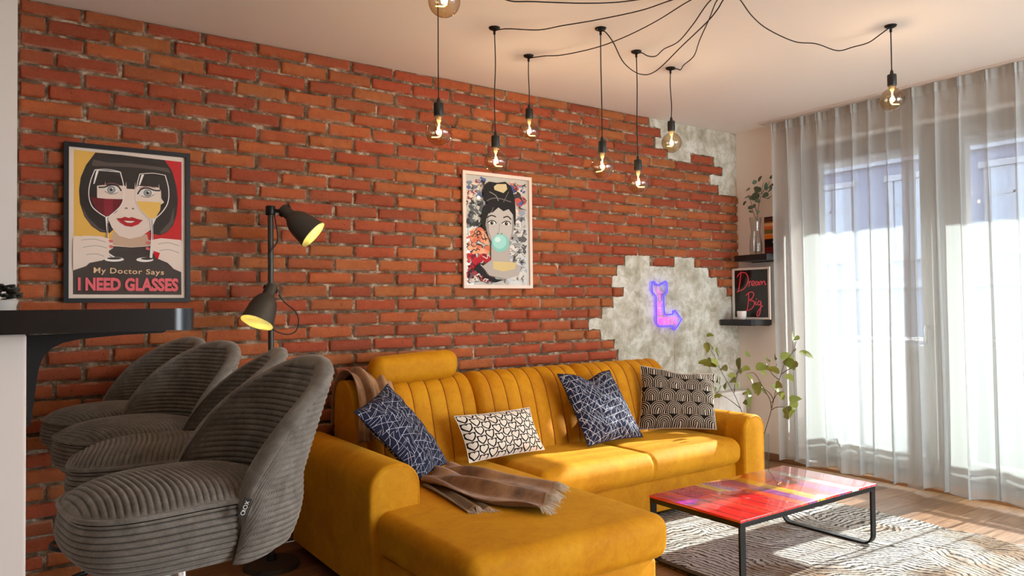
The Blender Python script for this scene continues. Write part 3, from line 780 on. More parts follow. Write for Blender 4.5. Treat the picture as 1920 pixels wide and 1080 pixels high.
# ------------------------------------------------------------------ cushions
def pillow(name, TL, TR, BR, BL, t, mat, label, cat='cushion', group=None, dent=0.0, off=0.0, sag=0.04):
    TL, TR, BR, BL = map(Vector, (TL, TR, BR, BL))
    n = (TR-BL).cross(TL-BR).normalized()
    if n.y > 0: n = -n
    N = 34; mb = MB(); uv = []
    base = (TL+TR+BR+BL)/4; base.z = min(BR.z, BL.z)
    root = thing(name, label, cat, base, 0, group)
    for side in (1, -1):
        o = len(mb.v)
        for i in range(N+1):
            for j in range(N+1):
                u = i/N; v = j/N; a = u*2-1; b_ = v*2-1
                # pulled-in edges leave pointed corners
                pu = 0.5+0.5*a*(1-0.055*(1-b_*b_)); pv = 0.5+0.5*b_*(1-0.055*(1-a*a))
                p = (TL*(1-pu)+TR*pu)*pv+(BL*(1-pu)+BR*pu)*(1-pv)
                prf = (max(0, 1-abs(a)**2.6)*max(0, 1-abs(b_)**2.6))**0.55
                h = t*prf*(1 if side > 0 else 0.85)
                if dent: h -= dent*math.exp(-((a-0.1)**2/0.10+(b_-0.85)**2/0.25)) * (1 if side > 0 else -1)
                wr = 0.006*math.sin(9*a+5*b_+2*math.sin(6*b_))*prf*(1-prf*0.5)+0.004*math.sin(17*b_+4*a)*prf
                p = p+n*(side*h+off+(wr if side > 0 else -wr))
                if dent: p.z -= sag*math.exp(-(a-0.1)**2/0.12)*max(0, b_)**2
                mb.v.append(tuple(p-base)); uv.append((u, v) if side > 0 else (1-u, v))
        for i in range(N):
            for j in range(N):
                q = (o+i*(N+1)+j, o+(i+1)*(N+1)+j, o+(i+1)*(N+1)+j+1, o+i*(N+1)+j+1)
                mb.f.append(q if side > 0 else q[::-1]); mb.mi.append(0)
    c = mb.build('cover', mat, root, smooth=True, uv=uv, doubles=False, fix=False)
    # seam cord round the edge
    loop = []
    for k in range(4*N):
        s_, r_ = divmod(k, N); f = r_/N
        a, b_ = ((f*2-1, 1), (1, 1-2*f), (1-2*f, -1), (-1, f*2-1))[s_]
        pu = 0.5+0.5*a*(1-0.055*(1-b_*b_)); pv = 0.5+0.5*b_*(1-0.055*(1-a*a))
        p = (TL*(1-pu)+TR*pu)*pv+(BL*(1-pu)+BR*pu)*(1-pv)+n*off
        if dent: p.z -= sag*math.exp(-(a-0.1)**2/0.12)*max(0, b_)**2
        loop.append(p-base)
    e = MB(); e.tube(loop, 0.003, 6, closed=True); e.build('seam', mat, root, smooth=True)
    return root
pillow('scatter_cushion', (-3.62, -0.735, 0.755), (-3.36, -0.53, 0.845), (-3.075, -0.625, 0.435), (-3.355, -0.86, 0.435), 0.070, mat_zigzag('navy_zigzag_fabric', 0.9, False),
       'navy cushion with thin white zigzag lines, slumped against the left arm over the brown throw', group='scatter cushions on the sofa')
pillow('scatter_cushion', (-3.00, -0.56, 0.655), (-2.51, -0.545, 0.655), (-2.465, -0.62, 0.43), (-2.962, -0.64, 0.425), 0.062, mat_hearts(),
       'small oblong white cushion printed with black hearts', group='scatter cushions on the sofa')
pillow('scatter_cushion', (-2.25, -0.47, 0.82), (-1.83, -0.46, 0.815), (-1.75, -0.66, 0.425), (-2.20, -0.68, 0.425), 0.070, mat_zigzag('dark_navy_crosshatch_fabric', 0.35, True),
       'square dark navy cushion with tangled white lines, propped in the middle of the sofa', group='scatter cushions on the sofa', dent=0.02)
pillow('scatter_cushion', (-1.535, -0.43, 0.825), (-1.135, -0.70, 0.765), (-1.275, -0.82, 0.44), (-1.60, -0.47, 0.425), 0.068, mat_arches(),
       'black and beige cushion with arch pattern against the right arm', group='scatter cushions on the sofa', dent=0.008, sag=0.015)

# ------------------------------------------------------------------ throw
thr = thing('throw_blanket', 'brown wool throw with pale fringe draped over sofa back and chaise', 'blanket', (-3.1, -0.8, 0.41))
def surf_z(x, y): return ST+0.008
A, B, Cc, D = onZ(786, 902, .43), onZ(842, 872, .43), onZ(1046, 908, .43), onZ(1008, 958, .43)
def drape(u, v):
    # u: from the cushion to the fringed end, v: across
    l = A.lerp(D, u); r = B.lerp(Cc, u)
    bow = 0.05*math.sin(math.pi*u)
    l = l+Vector((-0.02, -0.07, 0))*math.sin(math.pi*min(1, u*1.1))
    p = l.lerp(r, v)
    amp = 0.024*(0.55+0.45*math.sin(math.pi*u))
    z = 0.020+amp*(math.sin(v*15+2.2*math.sin(3*u)+0.8*u)+0.5*math.sin(v*27-4*u))+0.012*(1-abs(2*v-1))*(1-u)
    return (p.x, p.y, max(surf_z(p.x, p.y)+0.006, surf_z(p.x, p.y)+z))
m = MB(); m.grid(60, 60, drape); shift(m, thr).build('seat_drape', M_throw, thr, smooth=True).modifiers.new('thick', 'SOLIDIFY').thickness = 0.005
# second, greyer fold below
def drape2(u, v):
    a = onZ(790, 906, .425); b_ = onZ(842, 898, .425); c = onZ(925, 948, .425); d = onZ(872, 952, .425)
    p = a.lerp(d, u).lerp(b_.lerp(c, u), v)
    return (p.x, p.y, ST+0.012+0.008*math.sin(v*13+u*3)+0.006*math.sin(v*5))
m = MB(); m.grid(30, 30, drape2); shift(m, thr).build('under_fold', plain('grey_brown_wool', (122, 108, 92), 0.95, var=0.2, bump=0.4, bscale=200), thr, smooth=True).modifiers.new('thick', 'SOLIDIFY').thickness = 0.005
# fringe strands
fr = MB(); r_ = random.Random(4)
for k in range(150):
    v = k/149; p = Vector(drape(1.0, v)); q = Vector(drape(0.96, v)); d = (p-q).normalized()
    L = r_.uniform(0.03, 0.062); sdir = Vector((r_.uniform(-0.5, 0.5), r_.uniform(-0.5, 0.5), 0))
    fr.tube([p-d*0.006, p+d*L*0.5+sdir*0.01+Vector((0, 0, -0.004)), Vector((p.x+d.x*L+sdir.x*0.03, p.y+d.y*L+sdir.y*0.03, max(ST+0.004, p.z-0.02)))], [0.0022, 0.002, 0.001], 4)
for k in range(50):
    v = k/49; p = Vector(drape2(1.0, v)); q = Vector(drape2(0.95, v)); d = (p-q).normalized(); L = r_.uniform(0.025, 0.05)
    sdir = Vector((r_.uniform(-0.5, 0.5), r_.uniform(-0.5, 0.5), 0))
    fr.tube([p-d*0.006, p+d*L*0.5+sdir*0.01, Vector((p.x+d.x*L+sdir.x*0.03, p.y+d.y*L+sdir.y*0.03, ST+0.006))], [0.0022, 0.002, 0.001], 4)
tag(shift(fr, thr).build('fringe', plain('pale_wool_fringe', (206, 190, 170), 0.95), thr, smooth=True), kind='stuff')
# bunched part over the left end of the back
path = [(-0.47, 0.56), (-0.44, 0.64), (-0.405, 0.72), (-0.36, 0.79), (-0.31, 0.842), (-0.25, 0.868), (-0.185, 0.862), (-0.135, 0.82), (-0.11, 0.74), (-0.105, 0.60)]
pth = catmull([(0, a, b_) for a, b_ in path], 5)
def hang(u, v):
    j = u*(len(pth)-1); i = min(int(j), len(pth)-2); p = pth[i].lerp(pth[i+1], j-i)
    t = pth[min(i+1, len(pth)-1)]-pth[max(i-1, 0)]; nn = Vector((0, -t.z, t.y)).normalized()
    x = -3.465+v*0.21+0.025*math.sin(u*4)
    h = 0.016+0.014*math.sin(v*17+3*u)+0.007*math.sin(v*33+5*u)
    p = p+nn*h; return (x-0.03*(1-u), p.y, p.z)
m = MB(); m.grid(50, 50, hang); shift(m, thr).build('back_drape', M_throw, thr, smooth=True).modifiers.new('thick', 'SOLIDIFY').thickness = 0.006

# ================================================================== COFFEE TABLE and RUG
tbl = thing('coffee_table', 'low coffee table with glossy striped red and purple glass top', 'table', (-1.87, -1.607, 0.012))
TX0, TX1, TY0, TY1, TZ = -2.395, -1.345, -1.868, -1.342, 0.318
m = MB(); m.rbox(TX0, TX1, TY0, TY1, TZ-0.012, TZ, 0.003, 2); uv = [((p[0]-TX0)/(TX1-TX0), (p[1]-TY0)/(TY1-TY0)) for p in m.v]
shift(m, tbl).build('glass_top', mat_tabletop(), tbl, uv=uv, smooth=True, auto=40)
m = MB(); z0, z1 = TZ-0.034, TZ-0.012; t = 0.022
m.rbox(TX0+0.002, TX1-0.002, TY0+0.002, TY0+t, z0, z1, 0.002, 1); m.rbox(TX0+0.002, TX1-0.002, TY1-t, TY1-0.002, z0, z1, 0.002, 1)
m.rbox(TX0+0.002, TX0+t, TY0+t, TY1-t, z0, z1, 0.002, 1); m.rbox(TX1-t, TX1-0.002, TY0+t, TY1-t, z0, z1, 0.002, 1)
shift(m, tbl).build('top_frame', M_black, tbl)
def flat_loop(x, name):
    # flat steel band bent into a U under the top, in the plane x = const
    zt, zb, R_ = TZ-0.034, 0.0125, 0.055
    c = [(TY0+0.004, zt)]
    for i in range(9): a = math.pi+math.pi/2*i/8; c.append((TY0+0.004+R_+R_*math.cos(a), zb+R_+R_*math.sin(a)))
    for i in range(9): a = 1.5*math.pi+math.pi/2*i/8; c.append((TY1-0.004-R_+R_*math.cos(a), zb+R_+R_*math.sin(a)))
    c.append((TY1-0.004, zt)); th = 0.010; n_ = len(c); V = []; F = []
    for i, (y, z) in enumerate(c):
        a = c[max(i-1, 0)]; b_ = c[min(i+1, n_-1)]; dy, dz = b_[0]-a[0], b_[1]-a[1]; d = math.hypot(dy, dz); ny, nz = -dz/d, dy/d
        for (xx, k) in ((x, 0), (x+0.034, 0), (x+0.034, th), (x, th)): V.append((xx, y+ny*k, z+nz*k))
    for i in range(n_-1):
        for k in range(4): F.append((i*4+k, i*4+(k+1) % 4, (i+1)*4+(k+1) % 4, (i+1)*4+k))
    F += [(0, 1, 2, 3), ((n_-1)*4+3, (n_-1)*4+2, (n_-1)*4+1, (n_-1)*4)]
    mm = MB(); mm.add(V, F); return shift(mm, tbl).build(name, M_black, tbl, fix=True)
flat_loop(TX0+0.003, 'leg'); flat_loop(TX1-0.037, 'leg')

rug = MB(); r_ = random.Random(9)
def rug_edge():
    out = []; x0, x1, y0, y1 = -2.37, -0.77, -3.35, -0.82
    for i in range(40): out.append((x0+(x1-x0)*i/40, y0+r_.uniform(-.004, .004)))
    for i in range(60): out.append((x1+0.012*math.sin(i*0.9)+r_.uniform(-.006, .006), y0+(y1-y0)*i/60))
    for i in range(40): out.append((x1+(x0-x1)*i/40, y1+r_.uniform(-.004, .004)))
    for i in range(60): out.append((x0+r_.uniform(-.004, .004), y1+(y0-y1)*i/60))
    return out
rug.prism([(a, b_, 0.001) for a, b_ in rug_edge()], (0, 0, 0.011))
rg = thing('area_rug', 'cream rug with dark wavy line pattern under the coffee table', 'rug', (-1.57, -2.1, 0.0))
shift(rug, rg).build('pile', mat_rug(), rg, fix=True)

# ================================================================== BAR and STOOLS
bar = thing('bar_counter', 'black rounded bar top on a curved bracket above the stools', 'counter', (-4.8, -1.1, 1.18))
def bar_outline():
    x0, x1, y0, y1, r = -5.45, -4.572, -2.16, -0.135, 0.05
    out = [(x0, y0)]
    for i in range(13): a = -math.pi/2+math.pi/2*i/12; out.append((x1-r+r*math.cos(a), y0+r+r*math.sin(a)))
    out += [(x1, y1), (x0, y1)]; return out
m = MB(); m.prism([(a, b_, 1.1815) for a, b_ in bar_outline()], (0, 0, 0.0465))
shift(m, bar).build('worktop', plain('black_gloss_laminate', (14, 14, 16), 0.22, var=0.25, bscale=14), bar, smooth=True, fix=True, auto=35)
pts = [(51, 629), (314, 618), (306, 624), (230, 628), (150, 636), (118, 643), (97, 653), (83, 667), (74, 686), (70, 705), (63, 760), (56, 800), (51, 802)]
m = MB(); P = [onY(a, b_, -1.98) for a, b_ in pts]
P = [Vector((max(p.x, -4.8785), p.y, min(p.z, 1.181))) for p in P]
m.prism(P, (0, 0.03, 0)); shift(m, bar).build('bracket', M_black, bar, fix=True)
m = MB()
P2 = [p+Vector((0, 1.3, 0)) for p in P]; m.prism(P2, (0, 0.03, 0)); shift(m, bar).build('bracket', M_black, bar, fix=True)

SEAT_A, SEAT_B, SEAT_N = 0.230, 0.210, 3.1
def outline(th, s=1.0):
    c, q = math.cos(th), math.sin(th)
    r = 1.0/((abs(c)/SEAT_A)**SEAT_N+(abs(q)/SEAT_B)**SEAT_N)**(1/SEAT_N)
    return Vector((c*r*s, q*r*s, 0))
PITCH = 0.0142; RD = 0.0058
def ridge(t):
    return abs(math.sin(math.pi*t/PITCH))**0.7
SZ = 0.835
def make_stool():
    root = thing('bar_stool', 'x', 'stool', (0, 0, 0), 0, 'grey corduroy bar stools along the bar')
    # --- seat pad
    m_ = MB(); att = []
    nx, ny = 190, 22
    def top(x, y):
        rho = min(1.0, ((abs(x)/SEAT_A)**SEAT_N+(abs(y)/SEAT_B)**SEAT_N)**(1/SEAT_N))
        z = SZ-0.034*rho**5-0.012*max(0, -x/SEAT_A)**2-0.012*max(0, x/SEAT_A)**2
        k = ridge(x+0.02*(y/SEAT_B)**2)
        fade = min(1, (1-rho)/0.05)
        return z+RD*(k-0.5)*fade, k*fade+0.8*(1-fade)
    for i in range(nx+1):
        x = (-1+2*i/nx)*SEAT_A*0.9995
        ym = SEAT_B*max(0, 1-(abs(x)/SEAT_A)**SEAT_N)**(1/SEAT_N)
        for j in range(ny+1):
            t = j/ny*2-1; y = ym*math.copysign(abs(math.sin(t*math.pi/2))**1.0, t)
            z, k = top(x, y); m_.v.append((x, y, z)); att.append(k)
    for i in range(nx):
        for j in range(ny):
            a = i*(ny+1)+j; m_.f.append((a, a+ny+1, a+ny+2, a+1)); m_.mi.append(0)
    # side band with horizontal cords
    o = len(m_.v); na, nz = 120, 84
    z_top, z_bot = SZ-0.046, SZ-0.178
    for i in range(na):
        th = 2*math.pi*i/na
        for j in range(nz+1):
            f = j/nz; z = z_top+(z_bot-z_top)*f
            sc = 1.0+0.035*math.sin(math.pi*min(1, f*1.25))-0.16*max(0, (f-0.55)/0.45)**1.7
            k = ridge(z); p = outline(th, sc); d = p.normalized()
            fr_ = -0.012*max(0, -math.cos(th))*f*0
            p = p+d*RD*(k-0.5); m_.v.append((p.x, p.y, z-0.012*math.cos(th)**2*(1-f))); att.append(k)
    for i in range(na):
        for j in range(nz):
            a = o+i*(nz+1)+j; b_ = o+((i+1) % na)*(nz+1)+j
            m_.f.append((a, a+1, b_+1, b_)); m_.mi.append(0)
    m_.f.append(tuple(o+i*(nz+1)+nz for i in reversed(range(na)))); m_.mi.append(0)
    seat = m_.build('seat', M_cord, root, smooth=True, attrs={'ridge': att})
    pp = []
    for i in range(140):
        th = 2*math.pi*i/140; p = outline(th, 1.012); pp.append((p.x, p.y, SZ-0.038-0.012*math.cos(th)**2))
    q = MB(); q.tube(pp, 0.0058, 8, closed=True); q.build('piping', M_cord, seat, smooth=True, attrs={'ridge': [0.75]*len(q.v)})
    # --- shell back
    m_ = MB(); att = []
    TH = math.radians(74); nt = 96; ni, nc, no = 120, 10, 170
    T2 = 0.024
    HB = -0.174
    for i in range(nt+1):
        th = -TH+2*TH*i/nt; w_ = abs(th)/TH
        ht = -0.06+0.335*max(0, 1-w_**2.3)**0.62
        O = outline(th); d = Vector((math.cos(th), math.sin(th), 0)); d = O.normalized()*0.5+d*0.5; d.normalize()
        def mid(h):   # centre line of the shell at height h over the seat
            if h >= 0: k = 1+0.05*h; return Vector((O.x*k+0.36*h*(0.55+0.45*math.cos(th))+0.10*h*h, O.y*(1-0.30*h*h), 0))+d*0.020
            return O*(1+0.95*(h+0.0)*max(0, (-h-0.05))/0.12*1.0)+d*0.020
        rows = []
        for j in range(ni+1):
            h = -0.06+(ht-T2*0.9+0.06)*j/ni; rows.append((h, -1))
        for j in range(1, nc):
            a = math.pi*j/nc; rows.append((ht-T2*0.9+T2*0.9*math.sin(a), -math.cos(a)))
        for j in range(no+1):
            hb_ = HB+0.045*math.cos(th)**2; h = ht-T2*0.9+(hb_-ht+T2*0.9)*j/no; rows.append((h, 1))
        for (h, sg) in rows:
            k = ridge(h); edge = min(1, (1-w_)/0.04)
            taper = 0.25+0.75*min(1, (1-w_)/0.07)**0.5
            p = mid(h)+d*(sg*T2*taper)
            if abs(sg) == 1: p = p+d*sg*RD*(k-0.5)
            m_.v.append((p.x, p.y, SZ-0.012+h)); att.append(k if abs(sg) == 1 else 0.7)
    L = len(m_.v)//(nt+1)
    for i in range(nt):
        for j in range(L-1):
            a = i*L+j; m_.f.append((a, a+L, a+L+1, a+1)); m_.mi.append(0)
    m_.f.append(tuple(range(L))); m_.mi.append(0); m_.f.append(tuple(nt*L+j for j in reversed(range(L)))); m_.mi.append(0)
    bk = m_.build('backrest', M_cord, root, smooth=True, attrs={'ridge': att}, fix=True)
    # woven tag at the seam (camera side = -y)
    th = -math.radians(76); O = outline(th, 1.0); d = O.normalized()
    t0 = Vector((O.x, O.y, SZ-0.045))+d*0.046
    ux = Vector((0.40, -0.03, 0.92)).normalized(); uy = Vector((0.92, 0.12, -0.40)).normalized(); un = ux.cross(uy).normalized()
    if un.y > 0: un = -un
    q = MB(); P_ = [t0+ux*a+uy*b_ for a, b_ in ((-0.021, -0.009), (0.021, -0.009), (0.021, 0.009), (-0.021, 0.009))]
    q.prism(P_, un*0.002); tg = q.build('woven_tag', M_black, root, fix=True)
    A_ = Art(lambda a, b_: t0+ux*a+uy*b_+un*0.0022, un)
    # the four small characters run along the tag
    Wt = ink((214, 208, 200))
    def oo(c, rx=0.0042, ry=0.0048): A_.line([(c+rx*math.cos(2*math.pi*i/14), ry*math.sin(2*math.pi*i/14)) for i in range(15)], 0.0013, Wt, smooth=False)
    oo(-0.011); A_.line([(-0.0055, -0.0045), (-0.0055, 0.003), (-0.0035, 0.0045)], 0.0013, Wt); oo(0.002); A_.line([(0.0085, -0.0045), (0.0145, 0.0045)], 0.0013, Wt); A_.line([(0.0085, 0.0045), (0.0145, -0.0045)], 0.0013, Wt)
    A_.mb.build('tag_lettering', A_.mats, tg)
    # --- column, footrest, base
    q = MB(); q.lathe([(0.10, SZ-0.186), (0.10, SZ-0.179), (0.04, SZ-0.179), (0.04, SZ-0.21)], 24); q.build('seat_plate', M_black, root, smooth=True, auto=40)
    q = MB(); q.lathe([(0.0245, 0.03), (0.0245, SZ-0.2)], 20); q.build('column', M_chrome, root, smooth=True, auto=40)
    q = MB(); q.lathe([(0.033, 0.03), (0.033, 0.42), (0.03, 0.425), (0.0245, 0.43)], 20); q.build('column_sleeve', M_black, root, smooth=True, auto=40)
    q = MB(); q.tube([(0.03*0-0.02, -0.005, 0.30)]+[(-0.12+0.11*math.cos(a)*1.0, 0.11*math.sin(a), 0.30) for a in np.linspace(-0.25, -2*math.pi+0.25, 28)]+[(-0.02, 0.005, 0.30)], 0.009, 8); q.build('footrest', M_black, root, smooth=True)
    q = MB(); q.lathe([(0.0, 0.034), (0.03, 0.034), (0.06, 0.022), (0.18, 0.012), (0.195, 0.006), (0.195, 0.0)], 40); q.build('base_disc', M_black, root, smooth=True, auto=50)
    return root
st0 = make_stool()
SL = ['grey corduroy bar stool nearest the camera, at the free end of the bar', 'grey corduroy bar stool, second of four counted from the camera', 'grey corduroy bar stool, third of four counted from the camera', 'grey corduroy bar stool closest to the brick wall']
for i, (x, y, r) in enumerate(((-4.578, -1.945, 7), (-4.53, -1.405, -9), (-4.525, -0.905, 22), (-4.537, -0.39, 22))):
    o = st0 if i == 0 else dup(st0)
    o.location = (x, y, 0); o.rotation_euler = (0, 0, math.radians(r)); o['label'] = SL[i]

# dark succulent in a white pot at the kitchen end of the bar
pp_ = thing('potted_succulent', 'small dark-leaved succulent in white pot on the bar', 'plant', (-4.924, -1.2, 1.2285))
m = MB(); m.lathe([(0.0, 0.004), (0.036, 0.0), (0.045, 0.028), (0.042, 0.03), (0.034, 0.008), (0, 0.008)], 24); m.build('pot', M_white, pp_, smooth=True, auto=40)
lf = MB(); lf.rbox(-0.017, 0.017, -0.009, 0.009, -0.004, 0.004, 0.0039, 3, 2, lambda x, y, z: (x, y*(1-(x/0.02)**2*0.8), z+x*x*6))
l0 = None; r_ = random.Random(3)
for k in range(34):
    a = k*2.4; rr = 0.012+0.036*math.sqrt(k/34); hz = 0.072-0.042*(k/34)+r_.uniform(-.004, .004)
    if l0 is None: l0 = lf.build('leaf', plain('dark_succulent_leaf', (44, 44, 38), 0.4), pp_, smooth=True); o = l0
    else: o = l0.copy(); COL.objects.link(o)
    o.location = (rr*math.cos(a), rr*math.sin(a), hz); o.rotation_euler = (r_.uniform(-.2, .2), -0.15, a)

# ================================================================== FLOOR LAMP
LX, LY = -3.862, -0.312
lamp = thing('floor_lamp', 'dark grey floor lamp with two swivel spot heads beside the sofa', 'lamp', (LX, LY, 0))
m = MB(); m.lathe([(0, 0.03), (0.015, 0.03), (0.11, 0.026), (0.128, 0.02), (0.132, 0.0)], 40, Matrix.Translation((LX, LY, 0))); shift(m, lamp).build('base', M_lampmetal, lamp, smooth=True, auto=50)
m = MB(); m.tube([(LX, LY, 0.02), (LX, LY, 1.70)], 0.0135, 14); shift(m, lamp).build('pole', M_lampmetal, lamp, smooth=True, auto=50)
m = MB(); m.lathe([(0.022, 0.03), (0.022, 0.05), (0.017, 0.06), (0.014, 0.06)], 18, Matrix.Translation((LX, LY, 0))); shift(m, lamp).build('collar', M_black, lamp, smooth=True, auto=40)
M_inner = plain('cream_shade_lining', (252, 246, 190), 0.5)
def head(p0, p1, toward, cords):
    p0, p1 = Vector(p0), Vector(p1); a = (p1-p0); L = 0.197
    a.normalize(); tc = (CAM-p0).normalized(); a = (a+tc*math.tan(math.radians(toward))).normalized()
    q = a.to_track_quat('Z', 'Y').to_matrix().to_4x4(); T = Matrix.Translation(p0) @ q
    prof_ = [(0.0, -0.004), (0.024, -0.002), (0.0275, 0.004), (0.0285, 0.048), (0.032, 0.056), (0.046, 0.072), (0.058, 0.095), (0.064, 0.12), (0.0715, 0.17), (0.0765, L), (0.0745, L+0.001)]
    m_ = MB(); m_.lathe(prof_, 40, T); sh = shift(m_, lamp).build('lamp_shade', M_lampmetal, lamp, smooth=True, auto=45)
    inn = [(0.0745, L+0.001), (0.0695, 0.17), (0.062, 0.12), (0.056, 0.097), (0.044, 0.075), (0.0, 0.06)]
    m_ = MB(); m_.lathe(inn, 40, T); shift(m_, lamp).build('shade_lining', M_inner, sh, smooth=True)
    m_ = MB(); m_.lathe([(0.0, 0.165), (0.02, 0.16), (0.03, 0.14), (0.029, 0.12), (0.016, 0.09), (0.012, 0.07)], 20, T); shift(m_, lamp).build('bulb', glow('warm_spot_bulb', (255, 244, 190), 110.0), sh, smooth=True)
    # yoke clamp between pole and neck
    nk = T @ Vector((0, 0, 0.018)); pl = Vector((LX, LY, nk.z)); m_ = MB()
    m_.tube([pl, nk], 0.009, 10); shift(m_, lamp).build('swivel_arm', M_black, lamp, smooth=True)
    side = a.cross(tc).normalized()
    m_ = MB(); m_.tube([nk-side*0.034, nk+side*0.034], 0.010, 10); shift(m_, lamp).build('pivot_bolt', M_black, lamp, smooth=True)
    m_ = MB(); m_.lathe([(0.0, -0.022), (0.021, -0.022), (0.023, -0.018), (0.023, 0.018), (0.021, 0.022), (0, 0.022)], 18, Matrix.Translation(pl)); shift(m_, lamp).build('pole_clamp', M_black, lamp, smooth=True, auto=40)
    m_ = MB(); m_.tube(catmull(cords, 8), 0.003, 6); shift(m_, lamp).build('cord', M_cable, lamp, smooth=True)
y1 = -0.325
head(onY(529, 391, -0.33), onY(592, 444, -0.33), 26, [onY(a, b_, -0.34) for a, b_ in ((515, 404), (520, 438), (519, 455), (508, 470), (503, 482), (507, 487))])
head(onY(510, 536, -0.36), onY(482, 604, -0.36), 16, [onY(a, b_, -0.33) for a, b_ in ((522, 552), (535, 568), (552, 582), (560, 600), (555, 620), (540, 627), (522, 623), (511, 617))])
m = MB(); m.tube(catmull([(LX-0.06, LY-0.09, 0.02), (LX-0.2, LY-0.12, 0.004), (LX-0.4, LY+0.03, 0.004), (LX-0.62, LY+0.08, 0.004), (LX-0.85, LY+0.2, 0.006)], 8), 0.003, 6); shift(m, lamp).build('power_cord', M_cable, lamp, smooth=True)

# ================================================================== PICTURES
def frame_box(root, quad, n, width, depth, mat, back):
    """mitred frame from an outer quad (TL, TR, BR, BL) with normal n"""
    Q = [Vector(q) for q in quad]; c = sum(Q, Vector())/4; n = Vector(n)
    inner = []
    for i, q in enumerate(Q):
        a = (Q[i-1]-q).normalized(); b_ = (Q[(i+1) % 4]-q).normalized(); inner.append(q+a*width+b_*width)
    names = ('frame_top', 'frame_side', 'frame_bottom', 'frame_side')
    for i in range(4):
        j = (i+1) % 4; mb = MB(); mb.prism([Q[i], Q[j], inner[j], inner[i]], n*depth); shift(mb, root).build('frame_rail', mat, root, fix=True)
    mb = MB(); mb.prism(Q, n*0.004); shift(mb, root).build('backing', back, root, fix=True)
    return inner

# --- poster with the wine glasses
YP = -0.030
po = thing('framed_poster', 'black framed poster of a woman with two wine glasses reading I NEED GLASSES', 'picture', (-4.43, -0.021, 1.26))
Q = [(-4.694, -0.0215, 1.98), (-4.168, -0.0215, 1.98), (-4.168, -0.0215, 1.259), (-4.694, -0.0215, 1.259)]
frame_box(po, Q, (0, -1, 0), 0.0195, 0.022, M_black, M_black)
A1 = Art(lambda u, v: onY(100+u/3.2727, 250+v/3.2727, -0.0262), (0, -1, 0))
paper, yel, red, dark, skin, skin2 = ink((236, 216, 200)), ink((236, 184, 84)), ink((204, 14, 24)), ink((62, 54, 50)), ink((236, 214, 198)), ink((206, 170, 142))
A1.poly([(86, 72), (820, 150), (820, 1024), (88, 1024)], paper)
A1.poly([(125, 100), (460, 138), (460, 660), (125, 628)], yel); A1.poly([(460, 138), (787, 176), (787, 664), (460, 650)], red)
A1.poly([(120, 842), (200, 815), (222, 795), (300, 775), (345, 690), (480, 700), (595, 692), (650, 770), (700, 790), (738, 832), (785, 852), (786, 991), (120, 988)], dark)
hair = ink((36, 30, 28)); hl = ink((86, 76, 70))
A1.poly([(258, 118), (420, 132), (560, 150), (682, 164), (728, 230), (754, 320), (764, 410), (756, 500), (735, 565), (700, 605), (655, 626), (600, 615), (560, 560), (400, 560), (345, 612), (290, 606), (235, 570), (190, 510), (163, 430), (157, 350), (168, 270), (200, 195)], hair)
A1.poly([(243, 160), (330, 180), (480, 185), (640, 205), (705, 215), (720, 245), (640, 225), (480, 208), (330, 202), (236, 200)], hl)
A1.poly([(176, 440), (215, 520), (280, 580), (330, 600), (300, 605), (235, 565), (190, 505)], hl); A1.poly([(740, 450), (715, 540), (660, 600), (650, 622), (705, 600), (740, 545)], hl)
A1.poly([(365, 605), (575, 620), (592, 688), (480, 698), (355, 684)], skin2)
A1.poly([(268, 322), (300, 318), (440, 322), (447, 340), (500, 344), (520, 322), (640, 332), (660, 350), (662, 400), (680, 424), (655, 440), (632, 520), (600, 590), (540, 632), (470, 648), (405, 630), (360, 580), (325, 500), (268, 392)], skin)
for x, y in ((318, 300), (446, 300), (502, 305), (648, 315)): A1.poly([(x-4, y+40), (x, y-6), (x+4, y+40)], skin)
for (ex, ey, s_) in ((355, 346, 1), (578, 366, -1)):
    A1.poly([(ex-50*s_, ey-12), (ex-10*s_, ey-26), (ex+30*s_, ey-20), (ex+56*s_, ey+4), (ex+20*s_, ey+24), (ex-20*s_, ey+18)], ink((232, 228, 222)))
    A1.ell(ex, ey, 25, 23, ink((120, 118, 116))); A1.ell(ex, ey, 20, 18, ink((168, 166, 160))); A1.ell(ex, ey, 9, 9, hair); A1.ell(ex+7, ey-7, 4, 4, ink((250, 248, 244)))
    A1.line([(ex-78*s_, ey-14), (ex-40*s_, ey-16), (ex, ey-30), (ex+40*s_, ey-22), (ex+62*s_, ey+8)], 9, hair); A1.line([(ex-40*s_, ey+10), (ex, ey+28), (ex+40*s_, ey+18)], 3, hair)
    A1.line([(ex-50*s_, ey-28), (ex, ey-40), (ex+50*s_, ey-28)], 4, ink((150, 92, 100)))
A1.ell(447, 460, 10, 5, ink((150, 120, 106))); A1.ell(488, 463, 8, 5, ink((150, 120, 106)))
lip, lipd = ink((186, 22, 36)), ink((120, 12, 24))
A1.poly([(387, 522), (415, 522), (438, 512), (462, 520), (482, 514), (510, 524), (548, 534), (520, 560), (480, 574), (440, 568), (412, 548)], lip); A1.poly([(432, 536), (500, 540), (478, 550), (450, 548)], ink((240, 226, 218))); A1.line([(387, 522), (430, 533), (465, 534), (510, 537), (548, 534)], 3, lipd)
wr, wy, glass = ink((110, 14, 30)), ink((236, 190, 96)), ink((240, 232, 224))
A1.poly([(228, 392), (320, 402), (428, 405), (418, 440), (385, 485), (340, 510), (312, 506), (262, 466)], wr); A1.poly([(310, 402), (365, 404), (365, 495), (330, 508), (312, 500)], ink((140, 26, 44)))
A1.poly([(508, 416), (660, 424), (655, 470), (625, 522), (585, 520), (540, 480)], wy)
